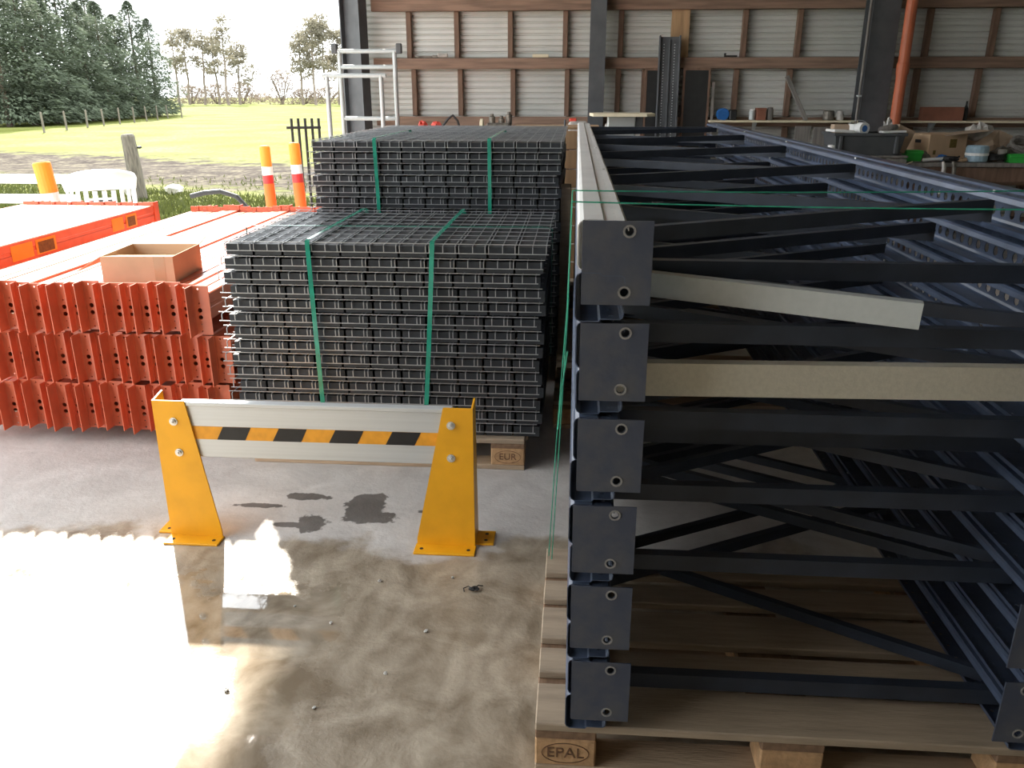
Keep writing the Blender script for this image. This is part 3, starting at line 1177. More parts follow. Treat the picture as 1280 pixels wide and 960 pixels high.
L1 = leg(-1, -1.455, -1.338, -1.262)
L2 = leg(1, -.328, -.430, -.537)
pz0, pz1 = .322, .528
pn = part('panel', MB().cbox(-1.36, -.40, .010, .034, pz0, pz1, .003), br, m=M_ALU)
part('top_bead', MB().cbox(-1.36, -.40, .004, .040, pz1 - .012, pz1 + .004, .003), pn, m=M_ALU)
tz0, tz1 = .392, .441
tp = part('tape', MB().box(-1.352, -.408, .0088, .0100, tz0, tz1), pn, m=M_TAPEY)
for i in range(4):
    xb = -1.239 + i * .201
    part('black_stripe', MB().prism([(xb, tz0), (xb + .102, tz0), (xb + .126, tz1), (xb + .026, tz1)], .0078, .0090, 'y'), pn, m=M_TAPEB)
BLT2 = MB().lathe([(.015, 0), (.015, .003), (.009, .003), (.009, .010), (.0045, .010), (.0045, .016)], 12,
                  M=Matrix.Rotation(R(90), 4, 'X')).mesh('bolt', M_BOLT)
for (x, z, lg) in ((-1.385, .460, L1), (-1.380, .342, L1), (-.404, .474, L2), (-.406, .352, L2)):
    part('bolt', BLT2, lg, (x, 0, z))

# ================================================================== BACK OF THE SHED
# aluminium scaffold frames


def scaffold(name, label, x0, x1, y, rails, z1, tops=()):
    t = thing(name, label, 'scaffold', (x0, y, 0))
    for x in (0, x1 - x0):
        part('leg', MB().tube([(x, 0, 0), (x, 0, z1)], .024, 10), t, m=M_GALV)
    for z in rails:
        part('rail', MB().tube([(-.05 if z in tops else 0, 0, z), (x1 - x0 + (.05 if z in tops else 0), 0, z)], .022, 10), t, m=M_GALV)
    return t


s1 = scaffold('scaffold_frame', 'taller aluminium scaffold frame before the left steel column', -2.52, -1.93, 9.25, (.5, 1.28, 1.80, 1.955), 1.96, (1.955,))
for x in (-.05, .64):
    part('end_clamp', MB().cbox(x - .03, x + .03, -.03, .03, 1.93, 2.03, .008), s1, m=M_GREYP)
scaffold('scaffold_frame', 'shorter aluminium scaffold frame standing in front of the taller one', -2.60, -2.03, 9.0, (.4, 1.71), 1.72, (1.71,))

# cream tabletop on a trestle
tb = thing('work_table', 'cream tabletop on a grey pedestal beyond the blue frames', 'table', (.42, 8.3, 0))
part('tabletop', MB().prism([(-.27, -.22), (.22, -.25), (.30, -.18), (.30, .22), (-.24, .25), (-.30, .12)], 1.335, 1.362, 'z'), tb, m=M_CREAM)
part('pedestal', MB().cbox(-.13, .13, -.10, .10, .03, 1.335, .01), tb, m=M_GALV)
part('foot', MB().cbox(-.22, .22, -.22, .22, 0, .03, .008), tb, m=M_GREYP)
part('side_bracket', MB().cbox(.13, .20, -.08, .08, 1.18, 1.335, .006), tb, m=M_GREYP)

# dark loading ramp with stud rows
rp = thing('loading_ramp', 'tall dark steel ramp leaning upright against the corrugated wall', 'ramp', (.985, 9.55, 0), rot=(R(-7), 0, 0))
part('tread_plate', MB().cbox(-.10, .10, 0, .012, 0, 2.13, .002), rp, m=M_STEEL)
for x in (-.115, .10):
    part('side_rail', MB().cbox(x, x + .018, -.03, .03, 0, 2.14, .003), rp, m=M_STEEL)
part('centre_rib', MB().cbox(-.008, .008, -.016, 0, .02, 2.1, .002), rp, m=M_STEEL)
dots = MB()
for r_ in range(70):
    for x in (-.06, .055):
        dots.lathe([(.007, 0), (.0, .005)], 6, M=Matrix.Translation((x, -.0005, .05 + r_ * .029)) @ Matrix.Rotation(R(90), 4, 'X'))
part('grip_studs', dots, rp, m=M_GALV, kind='stuff')
for (x, y, w, h, lab) in ((.86, 9.78, .24, 1.80, 'dark panel leaning left of the tall steel ramp'),
                          (1.30, 9.72, .30, 1.80, 'dark panel leaning right of the tall steel ramp')):
    t = thing('dark_board', lab, 'panel', (x, y, 0), rot=(R(-2.5), 0, 0))
    part('sheet', MB().cbox(-w / 2 + .02, w / 2 - .02, 0, .016, .02, h - .02, .002), t, m=M_BLACK)
    for (a, c, e, g) in ((-w / 2, -w / 2 + .025, 0, h), (w / 2 - .025, w / 2, 0, h), (-w / 2 + .025, w / 2 - .025, 0, .025), (-w / 2 + .025, w / 2 - .025, h - .025, h)):
        part('frame_bar', MB().cbox(a, c, -.006, .022, e, g, .002), t, m=M_STUD)
single('grey_lath', MB().cbox(-.015, .015, -.01, .01, 0, 1.66, .002), 'narrow grey lath leaning beside the dark panels', 'lath', (1.49, 9.70, 0), (R(-4), 0, 0), m=M_GREYW)

# wall shelf on the girt, and things on it
sh = thing('wall_shelf', 'long narrow wooden shelf along the corrugated wall', 'shelf', (1.45, 9.66, 1.235))
part('board', MB().cbox(0, 5.6, 0, .20, 0, .022, .003), sh, m=M_CREAM)
for x in (.5, 2.4, 4.4):
    part('bracket', MB().prism([(0.02, 0), (.19, 0), (.19, -.14)], x, x + .02, 'x'), sh, m=M_GALV)
SZ = 1.258


def dial_can(name, label, cat, x, y, z, r, h, m, m2):
    t = thing(name, label, cat, (x, y, z))
    part('body', MB().lathe([(r * .92, 0), (r, .01), (r, h * .9), (r * .8, h)], 18), t, m=m)
    part('lid', MB().lathe([(r * .84, h), (r * .84, h + .012), (r * .3, h + .016)], 18), t, m=m2)
    return t


t = thing('cable_reel', 'round blue cable reel on the wall shelf', 'reel', (1.60, 9.74, SZ + .062), rot=(R(90), 0, R(8)))
part('flange', MB().lathe([(.02, -.04), (.062, -.04), (.062, -.032), (.03, -.030)], 20), t, m=M_BLUE)
part('drum', MB().lathe([(.040, -.031), (.040, .031)], 20), t, m=M_BLACK)
part('flange', MB().lathe([(.03, .030), (.062, .032), (.062, .04), (.02, .04)], 20), t, m=M_BLUE)
single('black_case', MB().cbox(-.04, .04, -.05, .05, 0, .11, .012), 'small black case beside the blue reel on the shelf', 'case', (1.71, 9.75, SZ), m=M_BLACK)
dial_can('tin_can', 'small grey tin on the shelf left of the brown box', 'tin', 1.92, 9.74, SZ, .035, .10, M_GALV, M_WHITE)
t = thing('brown_box', 'small red-brown box between tins on the shelf', 'box', (2.01, 9.74, SZ))
part('body', MB().cbox(-.05, .05, -.05, .05, 0, .12, .004), t, m=M_DKRED)
part('lid', MB().cbox(-.053, .053, -.053, .053, .105, .128, .004), t, m=M_DKRED)
dial_can('tin_can', 'pale green-grey tin on the shelf right of the brown box', 'tin', 2.11, 9.74, SZ, .036, .12, M_GREYW, M_GREYW)
single('diagonal_bar', MB().cbox(-.022, .022, -.02, .02, 0, .52, .004), 'grey-green steel bar leaning diagonally on the shelf', 'bar', (2.50, 9.72, SZ), (0, R(-29), 0), m=M_GREYW)
single('grey_tin', MB().lathe([(.055, 0), (.06, .01), (.06, .09), (.05, .1)], 16), 'squat grey tin on the shelf left of the wide column', 'tin', (2.74, 9.74, SZ), m=M_SCRAP)
single('glass_jar', MB().lathe([(.035, 0), (.04, .01), (.04, .07), (.028, .085), (.028, .1)], 16), 'small pale jar on the shelf near the wide column', 'jar', (2.86, 9.73, SZ), m=M_FILM)
t = thing('reddish_crate', 'flat red-brown wooden crate on the shelf right of the drainpipe', 'crate', (3.92, 9.72, SZ))
for (y0, y1) in ((-.06, -.048), (.048, .06)):
    part('side_board', MB().cbox(-.21, .21, y0, y1, 0, .14, .002), t, m=M_DKRED)
for x0 in (-.21, .198):
    part('end_board', MB().cbox(x0, x0 + .012, -.048, .048, 0, .14, .002), t, m=M_DKRED)
part('bottom', MB().cbox(-.2, .2, -.048, .048, 0, .01, .002), t, m=M_DKRED)
single('dark_bottle', MB().lathe([(.022, 0), (.024, .01), (.024, .12), (.010, .16), (.010, .2)], 12), 'slim dark bottle on the shelf beside the red-brown crate', 'bottle', (4.17, 9.72, SZ), m=M_BLACK)
# items on the 1.85 girt
single('paint_brush', MB().cbox(-.10, .10, -.02, .02, 0, .022, .006).cbox(.09, .16, -.03, .03, -.0, .028, .004), 'dusty brush lying on the wall girt above the shorter scaffold', 'brush', (-1.72, 9.89, 1.911), m=M_SCRAP)
single('white_packet', MB().cbox(-.06, .06, -.025, .025, 0, .05, .012), 'crumpled white packet on the wall girt left', 'packet', (-1.52, 9.89, 1.911), (0, 0, R(12)), m=M_FILM)
single('wood_offcut', MB().cbox(-.09, .09, -.025, .025, 0, .035, .004), 'small pale wood offcut on the wall girt', 'offcut', (-.42, 9.89, 1.911), (0, 0, R(5)), m=M_CREAM)
single('black_clamp', MB().cbox(-.07, .07, -.018, .018, 0, .018, .004).cbox(-.07, -.05, -.018, .018, .016, .04, .004), 'small black clamp on the wall girt right of the plywood', 'clamp', (1.66, 9.89, 1.911), m=M_BLACK)

# grey boards standing below the shelf
for (x, w, h, lab) in ((2.46, .17, 1.20, 'narrow grey board standing under the shelf'), (2.74, .34, 1.19, 'wide grey board standing under the shelf by the wide column')):
    single('grey_board', MB().cbox(-w / 2, w / 2, 0, .022, 0, h, .003), lab, 'board', (x, 9.60, 0), (R(-1.5), 0, 0), m=M_GREYW)

# crate with grey bin
cr = thing('wooden_crate', 'tall grey wooden crate under the grey storage bin', 'crate', (2.74, 8.55, 0))
for j in range(6):
    part('front_slat', MB().cbox(-.36, .36, -.26, -.245, .02 + j * .158, .165 + j * .158, .003), cr, m=M_GREYW)
for x in (-.34, .29):
    part('corner_post', MB().cbox(x, x + .05, -.244, -.2, 0, .965, .003), cr, m=M_GREYW)
    part('corner_post', MB().cbox(x, x + .05, .2, .244, 0, .965, .003), cr, m=M_GREYW)
part('top_board', MB().cbox(-.37, .37, -.262, .262, .965, .985, .003), cr, m=M_GREYW)
bn = thing('storage_bin', 'dark grey plastic storage bin heaped with odds and ends', 'bin', (2.74, 8.5, .986))


def bin_mesh(w, d, h, taper=.03, t=.006):
    b = MB()
    o0 = [(-w / 2 + taper, -d / 2 + taper), (w / 2 - taper, -d / 2 + taper), (w / 2 - taper, d / 2 - taper), (-w / 2 + taper, d / 2 - taper)]
    o1 = [(-w / 2, -d / 2), (w / 2, -d / 2), (w / 2, d / 2), (-w / 2, d / 2)]

    def ins(p, k):
        return [(x - math.copysign(k, x), y - math.copysign(k, y)) for (x, y) in p]
    rings = [[(x, y, 0) for x, y in o0], [(x, y, h) for x, y in o1], [(x, y, h) for x, y in ins(o1, t)], [(x, y, t) for x, y in ins(o0, t)]]
    vs = [p for r_ in rings for p in r_]
    fs = [(3, 2, 1, 0), (12, 13, 14, 15)]
    for i in range(3):
        for k in range(4):
            fs.append((4 * i + k, 4 * i + (k + 1) % 4, 4 * i + 4 + (k + 1) % 4, 4 * i + 4 + k))
    b.add(vs, fs)
    return b


part('tub', bin_mesh(.64, .42, .20), bn, m=M_GREYP)
for (a, c, e, g) in ((-.335, .335, -.225, -.21), (-.335, .335, .21, .225), (-.335, -.32, -.21, .21), (.32, .335, -.21, .21)):
    part('rim', MB().cbox(a, c, e, g, .175, .202, .004), bn, m=M_GREYP)
for x in (-.28, .23):
    part('rib', MB().cbox(x, x + .03, -.224, -.19, .02, .175, .004), bn, m=M_GREYP)


def lump(r, seed, sx=1, sy=1, sz=1, n=10):
    rr = random.Random(seed)
    prof = []
    b = MB()
    vs, fs = [], []
    for i in range(n // 2 + 1):
        th_ = math.pi * i / (n // 2)
        for k in range(n):
            a = 2 * math.pi * k / n
            q = r * (1 + rr.uniform(-.22, .22))
            vs.append((q * math.sin(th_) * math.cos(a) * sx, q * math.sin(th_) * math.sin(a) * sy, q * (1 - math.cos(th_)) * sz))
    for i in range(n // 2):
        for k in range(n):
            fs.append((i * n + k, i * n + (k + 1) % n, (i + 1) * n + (k + 1) % n, (i + 1) * n + k))
    b.add(vs, fs)
    return b


def coil(r, n, rad, turns=3, seed=1, rise=.02):
    rr = random.Random(seed)
    pts = []
    N = n * turns
    for i in range(N):
        a = 2 * math.pi * i / n
        q = r * (1 + .12 * math.sin(a * 1.7 + seed))
        pts.append((q * math.cos(a), q * math.sin(a) * .8, rise * i / n + rr.uniform(0, .008)))
    return MB().tube(pts, rad, 6)


BZ = .986 + .19
t = thing('white_bucket', 'white plastic bucket standing in the grey storage bin', 'bucket', (2.70, 8.55, .995))
part('pail', MB().lathe([(.07, 0), (.09, .25), (.094, .25), (.094, .265), (.080, .262), (.072, .2)], 18), t, m=M_WHITE)
part('bail', MB().tube([(.09 * math.cos(a), .02, .25 + .05 * math.sin(a)) for a in [math.pi * k / 8 for k in range(9)]], .003, 5), t, m=M_GALV)
single('carton', MB().cbox(-.08, .08, -.06, .06, 0, .26, .004), 'tan carton behind the white bucket in the grey bin', 'carton', (2.55, 8.60, .995), m=M_BAG)
t = thing('tape_roll', 'white and blue roll lying on top of the grey bin', 'roll', (2.68, 8.38, BZ + .05), rot=(R(90), 0, R(20)))
part('wound_tape', MB().lathe([(.03, -.04), (.055, -.04), (.055, .04), (.03, .04)], 18), t, m=M_WHITE)
part('blue_label', MB().lathe([(.0, .041), (.03, .041), (.03, -.041)], 16), t, m=M_BLUE)
single('white_sheet', MB().cbox(-.12, .08, -.10, .10, 0, .025, .006), 'white flat pack across the left rim of the grey bin', 'packet', (2.50, 8.38, BZ + .014), (0, R(3), R(8)), m=M_WHITE)
single('power_tool', MB().lathe([(.03, 0), (.036, .02), (.036, .12), (.02, .18)], 12, M=Matrix.Translation((0, 0, .04)) @ Matrix.Rotation(R(80), 4, 'Y')).cbox(.02, .06, -.02, .02, -.06, .03, .006),
       'dark green power tool lying in the right half of the grey bin', 'tool', (2.86, 8.42, BZ - .01), (0, 0, R(14)), m=M_GREYW)
single('white_board_strip', MB().cbox(-.11, .11, -.05, .05, 0, .018, .004), 'white strip lying across the right rim of the grey bin', 'strip', (2.96, 8.36, BZ + .014), (0, R(-2), R(5)), m=M_WHITE)
single('plastic_bag', lump(.06, 4, .8, .6, 1.2, 12), 'crumpled clear plastic bag rising from the grey bin', 'bag', (2.98, 8.55, BZ - .02), m=M_FILM)
single('carton', MB().cbox(-.09, .09, -.05, .05, -.11, .11, .004), 'torn tan carton leaning on the right end of the grey bin', 'carton', (3.10, 8.55, BZ - .05), (0, R(22), R(8)), m=M_BAG)
single('white_cup', MB().lathe([(.03, 0), (.04, .09), (.036, .09), (.028, .01)], 14), 'white cup on the crate left of the grey bin', 'cup', (2.42, 8.36, .986), m=M_WHITE)

# workbench
wbn = thing('workbench', 'cluttered wooden workbench at the right under the corrugated wall', 'bench', (4.35, 8.75, 0))
for j in range(4):
    part('bench_board', MB().cbox(-1.22, 1.7, -.40 + j * .2, -.205 + j * .2, .88, .92, .004), wbn, m=M_GREYW)
part('apron', MB().cbox(-1.20, 1.65, -.37, -.34, .74, .88, .004), wbn, m=M_STUD)
for (x, y) in ((-1.14, -.32), (.1, -.32), (1.5, -.32), (-1.14, .3), (1.5, .3)):
    part('leg', MB().cbox(x - .04, x + .04, y - .04, y + .04, 0, .88, .004), wbn, m=M_STUD)
part('lower_shelf', MB().cbox(-1.10, 1.55, -.3, .3, .30, .33, .004), wbn, m=M_STUD)
WB = .921
mv = thing('moving_box', 'brown cardboard carton with hand hole on the workbench', 'box', (3.52, 8.74, WB + .0), R(20))
part('carton_body', MB().cbox(-.22, .22, -.16, .16, 0, .245, .004), mv, m=M_CARD)
part('hand_hole', MB().cbox(-.2205, -.2195, -.05, .03, .165, .195, .0003), mv, m=M_BLACK)
part('printed_mark', MB().box(.02, .10, -.1615, -.1600, .12, .20), mv, m=M_STICKB)
part('printed_mark', MB().box(-.16, -.13, -.1615, -.1600, .06, .10), mv, m=M_STICKB)
for s in (-1, 1):
    part('top_flap', MB().cbox(-.22, .22, min(0, s * .16), max(0, s * .16), .245, .249, .001), mv, m=M_CARD)
t = thing('picking_bin', 'green plastic picking bin left of the brown carton', 'bin', (3.24, 8.55, WB))
part('tub', bin_mesh(.16, .12, .10, .01, .004), t, m=M_GREEN)
part('lip', MB().cbox(-.08, .08, -.075, -.06, .07, .085, .003), t, m=M_GREEN)
t = thing('picking_bin', 'green plastic picking bin near the right edge of the workbench', 'bin', (4.15, 8.42, WB))
part('tub', bin_mesh(.18, .12, .075, .01, .004), t, m=M_GREEN)
part('lip', MB().cbox(-.09, .09, -.075, -.06, .05, .062, .003), t, m=M_GREEN)
t = thing('wire_spool', 'pale blue plastic drum of cable ties on the workbench', 'drum', (3.80, 8.46, WB))
part('drum', MB().lathe([(.085, 0), (.10, .01), (.10, .13), (.09, .15), (.08, .15), (.08, .02)], 18), t, m=mat('pale_blue', (.30, .42, .50), .3, 0, .15, 14))
part('band', MB().lathe([(.102, .06), (.104, .065), (.104, .08), (.102, .085)], 18), t, m=M_WHITE)
single('paper_sack', lump(.17, 8, 1.35, .8, .75, 12), 'crumpled brown paper sack on the workbench behind the drum', 'sack', (4.05, 8.85, WB), m=M_BAG)
single('film_heap', lump(.10, 12, 1.3, .8, .8, 12), 'heap of dusty plastic film on top of the paper sack', 'film', (3.93, 8.82, WB + .17), m=M_FILM)
single('cardboard_sheet', MB().cbox(-.22, .22, -.12, .12, 0, .006, .002), 'flat cardboard sheet resting over the brown carton', 'sheet', (3.72, 8.66, WB + .255), (0, R(-6), R(10)), m=M_BAG)
single('black_hose', coil(.10, 14, .020, 3, 2, .03), 'coil of grey hose at the right end of the workbench', 'hose', (4.30, 8.72, WB + .10), (R(50), 0, 0), m=M_GREYW)
single('cable_coil', coil(.08, 12, .010, 4, 5, .015), 'tangle of black cable beside the pale drum', 'cable', (3.98, 8.45, WB + .012), m=M_BLACK)
single('cable_coil', coil(.07, 12, .008, 3, 9, .012), 'small tangle of dark cable before the brown carton', 'cable', (3.55, 8.42, WB + .012), m=M_BLACK)
single('white_tube', MB().tube([(-.13, 0, .02), (.13, .03, .035)], .016, 8), 'white plastic tube lying on the front of the workbench', 'tube', (3.42, 8.40, WB), m=M_WHITE)
single('white_tube', MB().tube([(-.08, .02, .018), (.10, -.02, .018)], .012, 8), 'second white tube crossing below the brown carton', 'tube', (3.60, 8.50, WB), m=M_FILM)
single('blue_rag', lump(.045, 15, 1.2, .8, .6), 'small blue rag on the workbench before the carton', 'rag', (3.52, 8.54, WB), m=M_BLUE)
single('tan_glove', lump(.04, 17, 1.3, .8, .5), 'tan work glove on the workbench right of the blue rag', 'glove', (3.66, 8.42, WB), m=M_CARD)
single('scrap_part', lump(.06, 19, 1.3, .9, .8), 'dark lump of scrap metal left on the workbench', 'scrap', (3.36, 8.56, WB), m=M_SCRAP)
single('scrap_part', lump(.08, 23, 1.4, .9, .8), 'large dark lump of scrap metal behind the black cable', 'scrap', (4.10, 8.62, WB), m=M_SCRAP)
single('scrap_part', lump(.06, 25, 1.2, .9, .8), 'pale lump of scrap at the right edge of the workbench', 'scrap', (4.42, 8.45, WB), m=M_FILM)
single('hanging_cloth', MB().tube([(0, 0, .0), (.01, -.02, -.06), (.0, -.025, -.18), (.012, -.02, -.30)], [.012, .02, .024, .014], 8), 'grey cloth strip hanging off the front edge of the workbench', 'cloth', (3.45, 8.33, WB + .01), m=M_FILM)
single('hanging_cloth', MB().tube([(0, 0, .0), (.01, -.02, -.05), (.02, -.025, -.2), (.012, -.02, -.34)], [.012, .018, .022, .012], 8), 'dark cloth strip hanging off the workbench beside the grey one', 'cloth', (3.54, 8.33, WB + .01), m=M_SCRAP)
single('loop_of_wire', MB().tube([(0, 0, 0), (-.05, -.01, -.02), (-.09, -.02, -.1), (-.11, -.02, -.24)], .006, 6), 'bent pale wire hanging at the left end of the workbench', 'wire', (3.17, 8.33, WB + .01), m=M_CREAM)

single('grey_case', MB().cbox(-.10, .10, -.07, .07, 0, .12, .014), 'dark grey tool case between the drum and the coil of hose', 'case', (4.18, 8.78, WB), (0, 0, R(12)), m=M_GREYP)
single('paper_bundle', MB().cbox(-.11, .11, -.06, .06, 0, .05, .012), 'pale paper bundle on the workbench before the paper sack', 'paper', (3.93, 8.58, WB), (0, R(4), R(-20)), m=M_BAG)
single('tin_can', MB().lathe([(.035, 0), (.038, .005), (.038, .11), (.03, .115)], 14), 'small pale tin at the right of the paper bundle', 'tin', (4.05, 8.50, WB), m=M_FILM)
single('grey_pipe', MB().tube([(-.2, .05, .03), (.25, -.03, .055)], .022, 8), 'short grey pipe lying across the back of the workbench', 'pipe', (4.45, 8.95, WB + .12), m=M_GREYW)

# odds and ends along the wall behind the wire decks
lw = thing('low_bench', 'low grey bench along the wall behind the wire decks', 'bench', (-1.0, 9.3, 0))
part('bench_top', MB().cbox(-1.05, 1.6, -.25, .25, 1.10, 1.14, .005), lw, m=M_GREYW)
for (x, y) in ((-1.0, -.2), (1.52, -.2), (-1.0, .2), (1.52, .2)):
    part('leg', MB().cbox(x - .03, x + .03, y - .03, y + .03, 0, 1.10, .004), lw, m=M_STUD)
LZ = 1.141
t = thing('garden_machine', 'red garden machine with black handle behind the wire decks', 'machine', (-1.65, 9.2, LZ))
part('tank', lump(.055, 31, 1, 1, .95, 12), t, m=M_RED)
part('motor_housing', lump(.055, 32, 1.1, .9, .9, 12), t, (.15, 0, 0), m=M_RED)
part('handle', MB().tube([(.20, 0, .04), (.28, 0, .14), (.33, 0, .175), (.38, 0, .12), (.41, 0, .02)], .013, 8), t, m=M_BLACK)
part('guard', MB().cbox(.40, .54, -.05, .05, 0, .05, .015), t, m=M_RED)
t = thing('old_engine', 'old dirty metal engine part on the low bench', 'engine', (-.82, 9.2, LZ))
part('block', MB().cbox(-.14, .12, -.08, .08, 0, .10, .02), t, m=M_SCRAP)
for (x, h) in ((-.08, .17), (.02, .15), (.10, .19)):
    part('cylinder', MB().lathe([(.03, .08), (.034, .1), (.034, h - .01), (.018, h), (.018, h + .02)], 12, (x, 0, 0)), t, m=M_SCRAP)
part('flywheel', MB().lathe([(.05, -.02), (.07, -.015), (.07, .015), (.05, .02)], 16, M=Matrix.Translation((-.19, 0, .07)) @ Matrix.Rotation(R(90), 4, 'Y')), t, m=M_CREAM)
t = thing('hedge_trimmer', 'white and red hand tool lying at the right end of the low bench', 'tool', (.02, 9.15, LZ))
part('motor_body', MB().cbox(-.11, .10, -.05, .05, 0, .12, .025), t, m=M_FILM)
part('trigger_grip', MB().cbox(-.10, -.02, -.03, .03, .115, .15, .01), t, m=M_RED)
part('blade_cover', MB().cbox(-.03, .03, -.45, -.05, .0, .03, .006), t, m=mat('pale_pink', (.62, .42, .40), .5))
single('dark_rod', MB().tube([(-.12, 0, .012), (.16, .02, .012)], .012, 8), 'dark rod lying flat on the low bench', 'rod', (-.5, 9.12, LZ), m=M_BLACK)
dial_can('grey_canister', 'small pale canister on the low bench by the middle steel column', 'canister', .33, 9.05 + .1, LZ, .035, .09, M_FILM, M_GREYW)

# timber separators between the wire decks and the blue frames
for (x, y, z1, lab) in ((-.047, 4.62, 1.07, 'pale timber board standing between wire decks and blue frames'),
                        (-.052, 5.15, .86, 'shorter timber board standing behind the pale one')):
    single('timber_board', MB().cbox(-.030, .026, -.10, .10, 0, z1, .004), lab, 'timber', (x, y, 0), m=M_WOODE)
ct = thing('timber_crate', 'tall brown timber crate standing beyond the wire decks', 'crate', (-.10, 7.35, 0))
for j in range(8):
    part('front_board', MB().cbox(-.42, .28, -.26, -.24, .02 + j * .155, .165 + j * .155, .003), ct, m=M_PLY)
for x in (-.42, .22):
    part('corner_post', MB().cbox(x, x + .06, -.24, -.18, 0, 1.26, .003), ct, m=M_STUD)
    part('corner_post', MB().cbox(x, x + .06, .18, .24, 0, 1.26, .003), ct, m=M_STUD)
part('lid', MB().cbox(-.43, .29, -.265, .265, 1.26, 1.28, .003), ct, m=M_PLY)
single('steel_rod', MB().tube([(0, 0, 0), (.01, .02, 1.34)], .008, 6), 'thin dark steel rod standing before the timber crate', 'rod', (-.105, 7.0, 0), m=M_STEEL)

# ================================================================== OUTSIDE THE SHED
# traffic marker posts


def marker(x, y, h, r, label, tilt=(0, 0)):
    t = thing('marker_post', label, 'marker post', (x, y, -.03), rot=(tilt[0], tilt[1], 0))
    part('base', MB().lathe([(r * 2.4, 0), (r * 2.4, .03), (r * 1.2, .06)], 20), t, m=M_BLACK)
    a, b_, c = h * .60, h * .69, h * .78
    part('tube', MB().lathe([(r * 1.02, .05), (r, a)], 18), t, m=M_MARKO)
    part('red_band', MB().lathe([(r * 1.01, a), (r * 1.01, b_)], 18), t, m=M_MARKR)
    part('white_band', MB().lathe([(r * 1.01, b_), (r * 1.01, c)], 18), t, m=M_MARKW)
    part('top_tube', MB().lathe([(r, c), (r, h * .985), (r * .8, h)], 18), t, m=M_MARKT)
    return t


marker(-3.42, 9.3, 1.02, .058, 'orange marker post left of the one beside the black grate', (0, R(-1.5)))
marker(-3.04, 9.2, 1.06, .060, 'orange marker post standing right before the black grate', (0, R(-2)))
t = thing('marker_post', 'thick leaning amber marker post before the white garden chair', 'marker post', (-4.30, 6.75, 0), rot=(0, R(-6), 0))
part('base', MB().lathe([(.14, 0), (.14, .04), (.07, .06)], 20), t, m=M_BLACK)
part('white_sleeve', MB().lathe([(.068, .05), (.068, .78)], 18), t, m=M_WHITE)
part('amber_tube', MB().lathe([(.070, .76), (.070, 1.0), (.058, 1.012)], 18), t, m=M_MARKT)

# black cattle-grid style grate leaning upright
g = thing('iron_grate', 'black iron grate standing on end beside the wire decks', 'grate', (-3.20, 9.55, 0), R(20))
for i in range(5):
    part('bar', MB().tube([(i * .075, 0, 0), (i * .075, .03, 1.27)], .016, 8), g, m=M_BLACK)
part('cross_bar', MB().tube([(-.06, .02, 1.17), (.32, .02, 1.17)], .016, 8), g, m=M_BLACK)
part('cross_bar', MB().tube([(-.02, .0, .15), (.32, .0, .15)], .014, 8), g, m=M_BLACK)

single('black_pipe', MB().tube([(-.62, .0, .36), (-.45, 0, .40), (-.25, 0, .42), (-.05, 0, .36), (.07, 0, .22), (.12, 0, .02)], .030, 10),
       'bent black plastic pipe arching out of the grass', 'pipe', (-4.02, 9.9, .0), m=M_BLACK)
t = thing('fence_post', 'thick weathered wooden post at the edge of the field', 'post', (-6.72, 12.6, -.05), rot=(0, R(-3), R(20)))
part('post_shaft', MB().lathe([(.115, 0), (.11, .5), (.10, .97), (.085, 1.0)], 12), t, m=M_POST)
part('insulator', MB().lathe([(.012, 0), (.02, .02), (.02, .05), (.008, .07)], 8, M=Matrix.Translation((.10, 0, .80)) @ Matrix.Rotation(R(90), 4, 'Y')), t, m=M_BLACK)
single('white_stone', lump(.17, 41, .8, .7, 1.0, 10), 'pale stone leaning behind the thick wooden post', 'stone', (-7.0, 12.9, -.03), m=M_STONE)
single('white_stone', lump(.11, 43, 1.4, .8, .7, 10), 'low pale stone right of the thick wooden post', 'stone', (-6.5, 13.3, -.03), m=M_STONE)

# white plastic garden chair (tub back with slats), seen from behind
ch = thing('garden_chair', 'white plastic garden chair with rounded slatted back standing outside', 'chair', (-4.80, 8.25, 0), R(215))
part('seat', MB().prism([(-.27, -.25), (.27, -.25), (.31, .0), (.25, .24), (-.25, .24), (-.31, .0)], .40, .425, 'z'), ch, m=M_WHITE)
A0, A1 = R(205), R(-25)
NB = 20
tb_ = MB()
vs_, fs_ = [], []
for i in range(NB + 1):
    q = i / NB
    a = A0 + (A1 - A0) * q
    zz = .66 + .17 * math.sin(math.pi * q) ** .8
    for (rr_, z) in ((.325, .60 + .04 * math.sin(math.pi * q)), (.345, zz - .03), (.335, zz), (.30, zz + .004)):
        vs_.append((rr_ * math.cos(a), rr_ * .95 * math.sin(a), z))
for i in range(NB):
    for k in range(3):
        fs_.append((4 * i + k, 4 * i + k + 1, 4 * i + 4 + k + 1, 4 * i + 4 + k))
tb_.add(vs_, fs_)
part('back_band', solid(tb_.mesh('back_band', M_WHITE, True), .008), ch)
for i in range(15):
    a = A0 + (A1 - A0) * (i + .5) / 15
    part('back_slat', MB().cbox(-.022, .022, -.005, .005, .42, .63, .002), ch, (.318 * math.cos(a), .302 * math.sin(a), 0), (0, 0, a + R(90)), m=M_WHITE)
for (x, y) in ((-.23, -.2), (.23, -.2), (-.23, .2), (.23, .2)):
    part('leg', MB().lathe([(.02, 0), (.034, .4)], 8), ch, (x, y, 0), m=M_WHITE)
single('dark_tray', MB().cbox(-.13, .13, -.09, .09, 0, .10, .015), 'small dark crate standing on the white garden chair', 'crate', (-4.80, 8.22, .426), (0, 0, R(30)), m=M_BLACK)

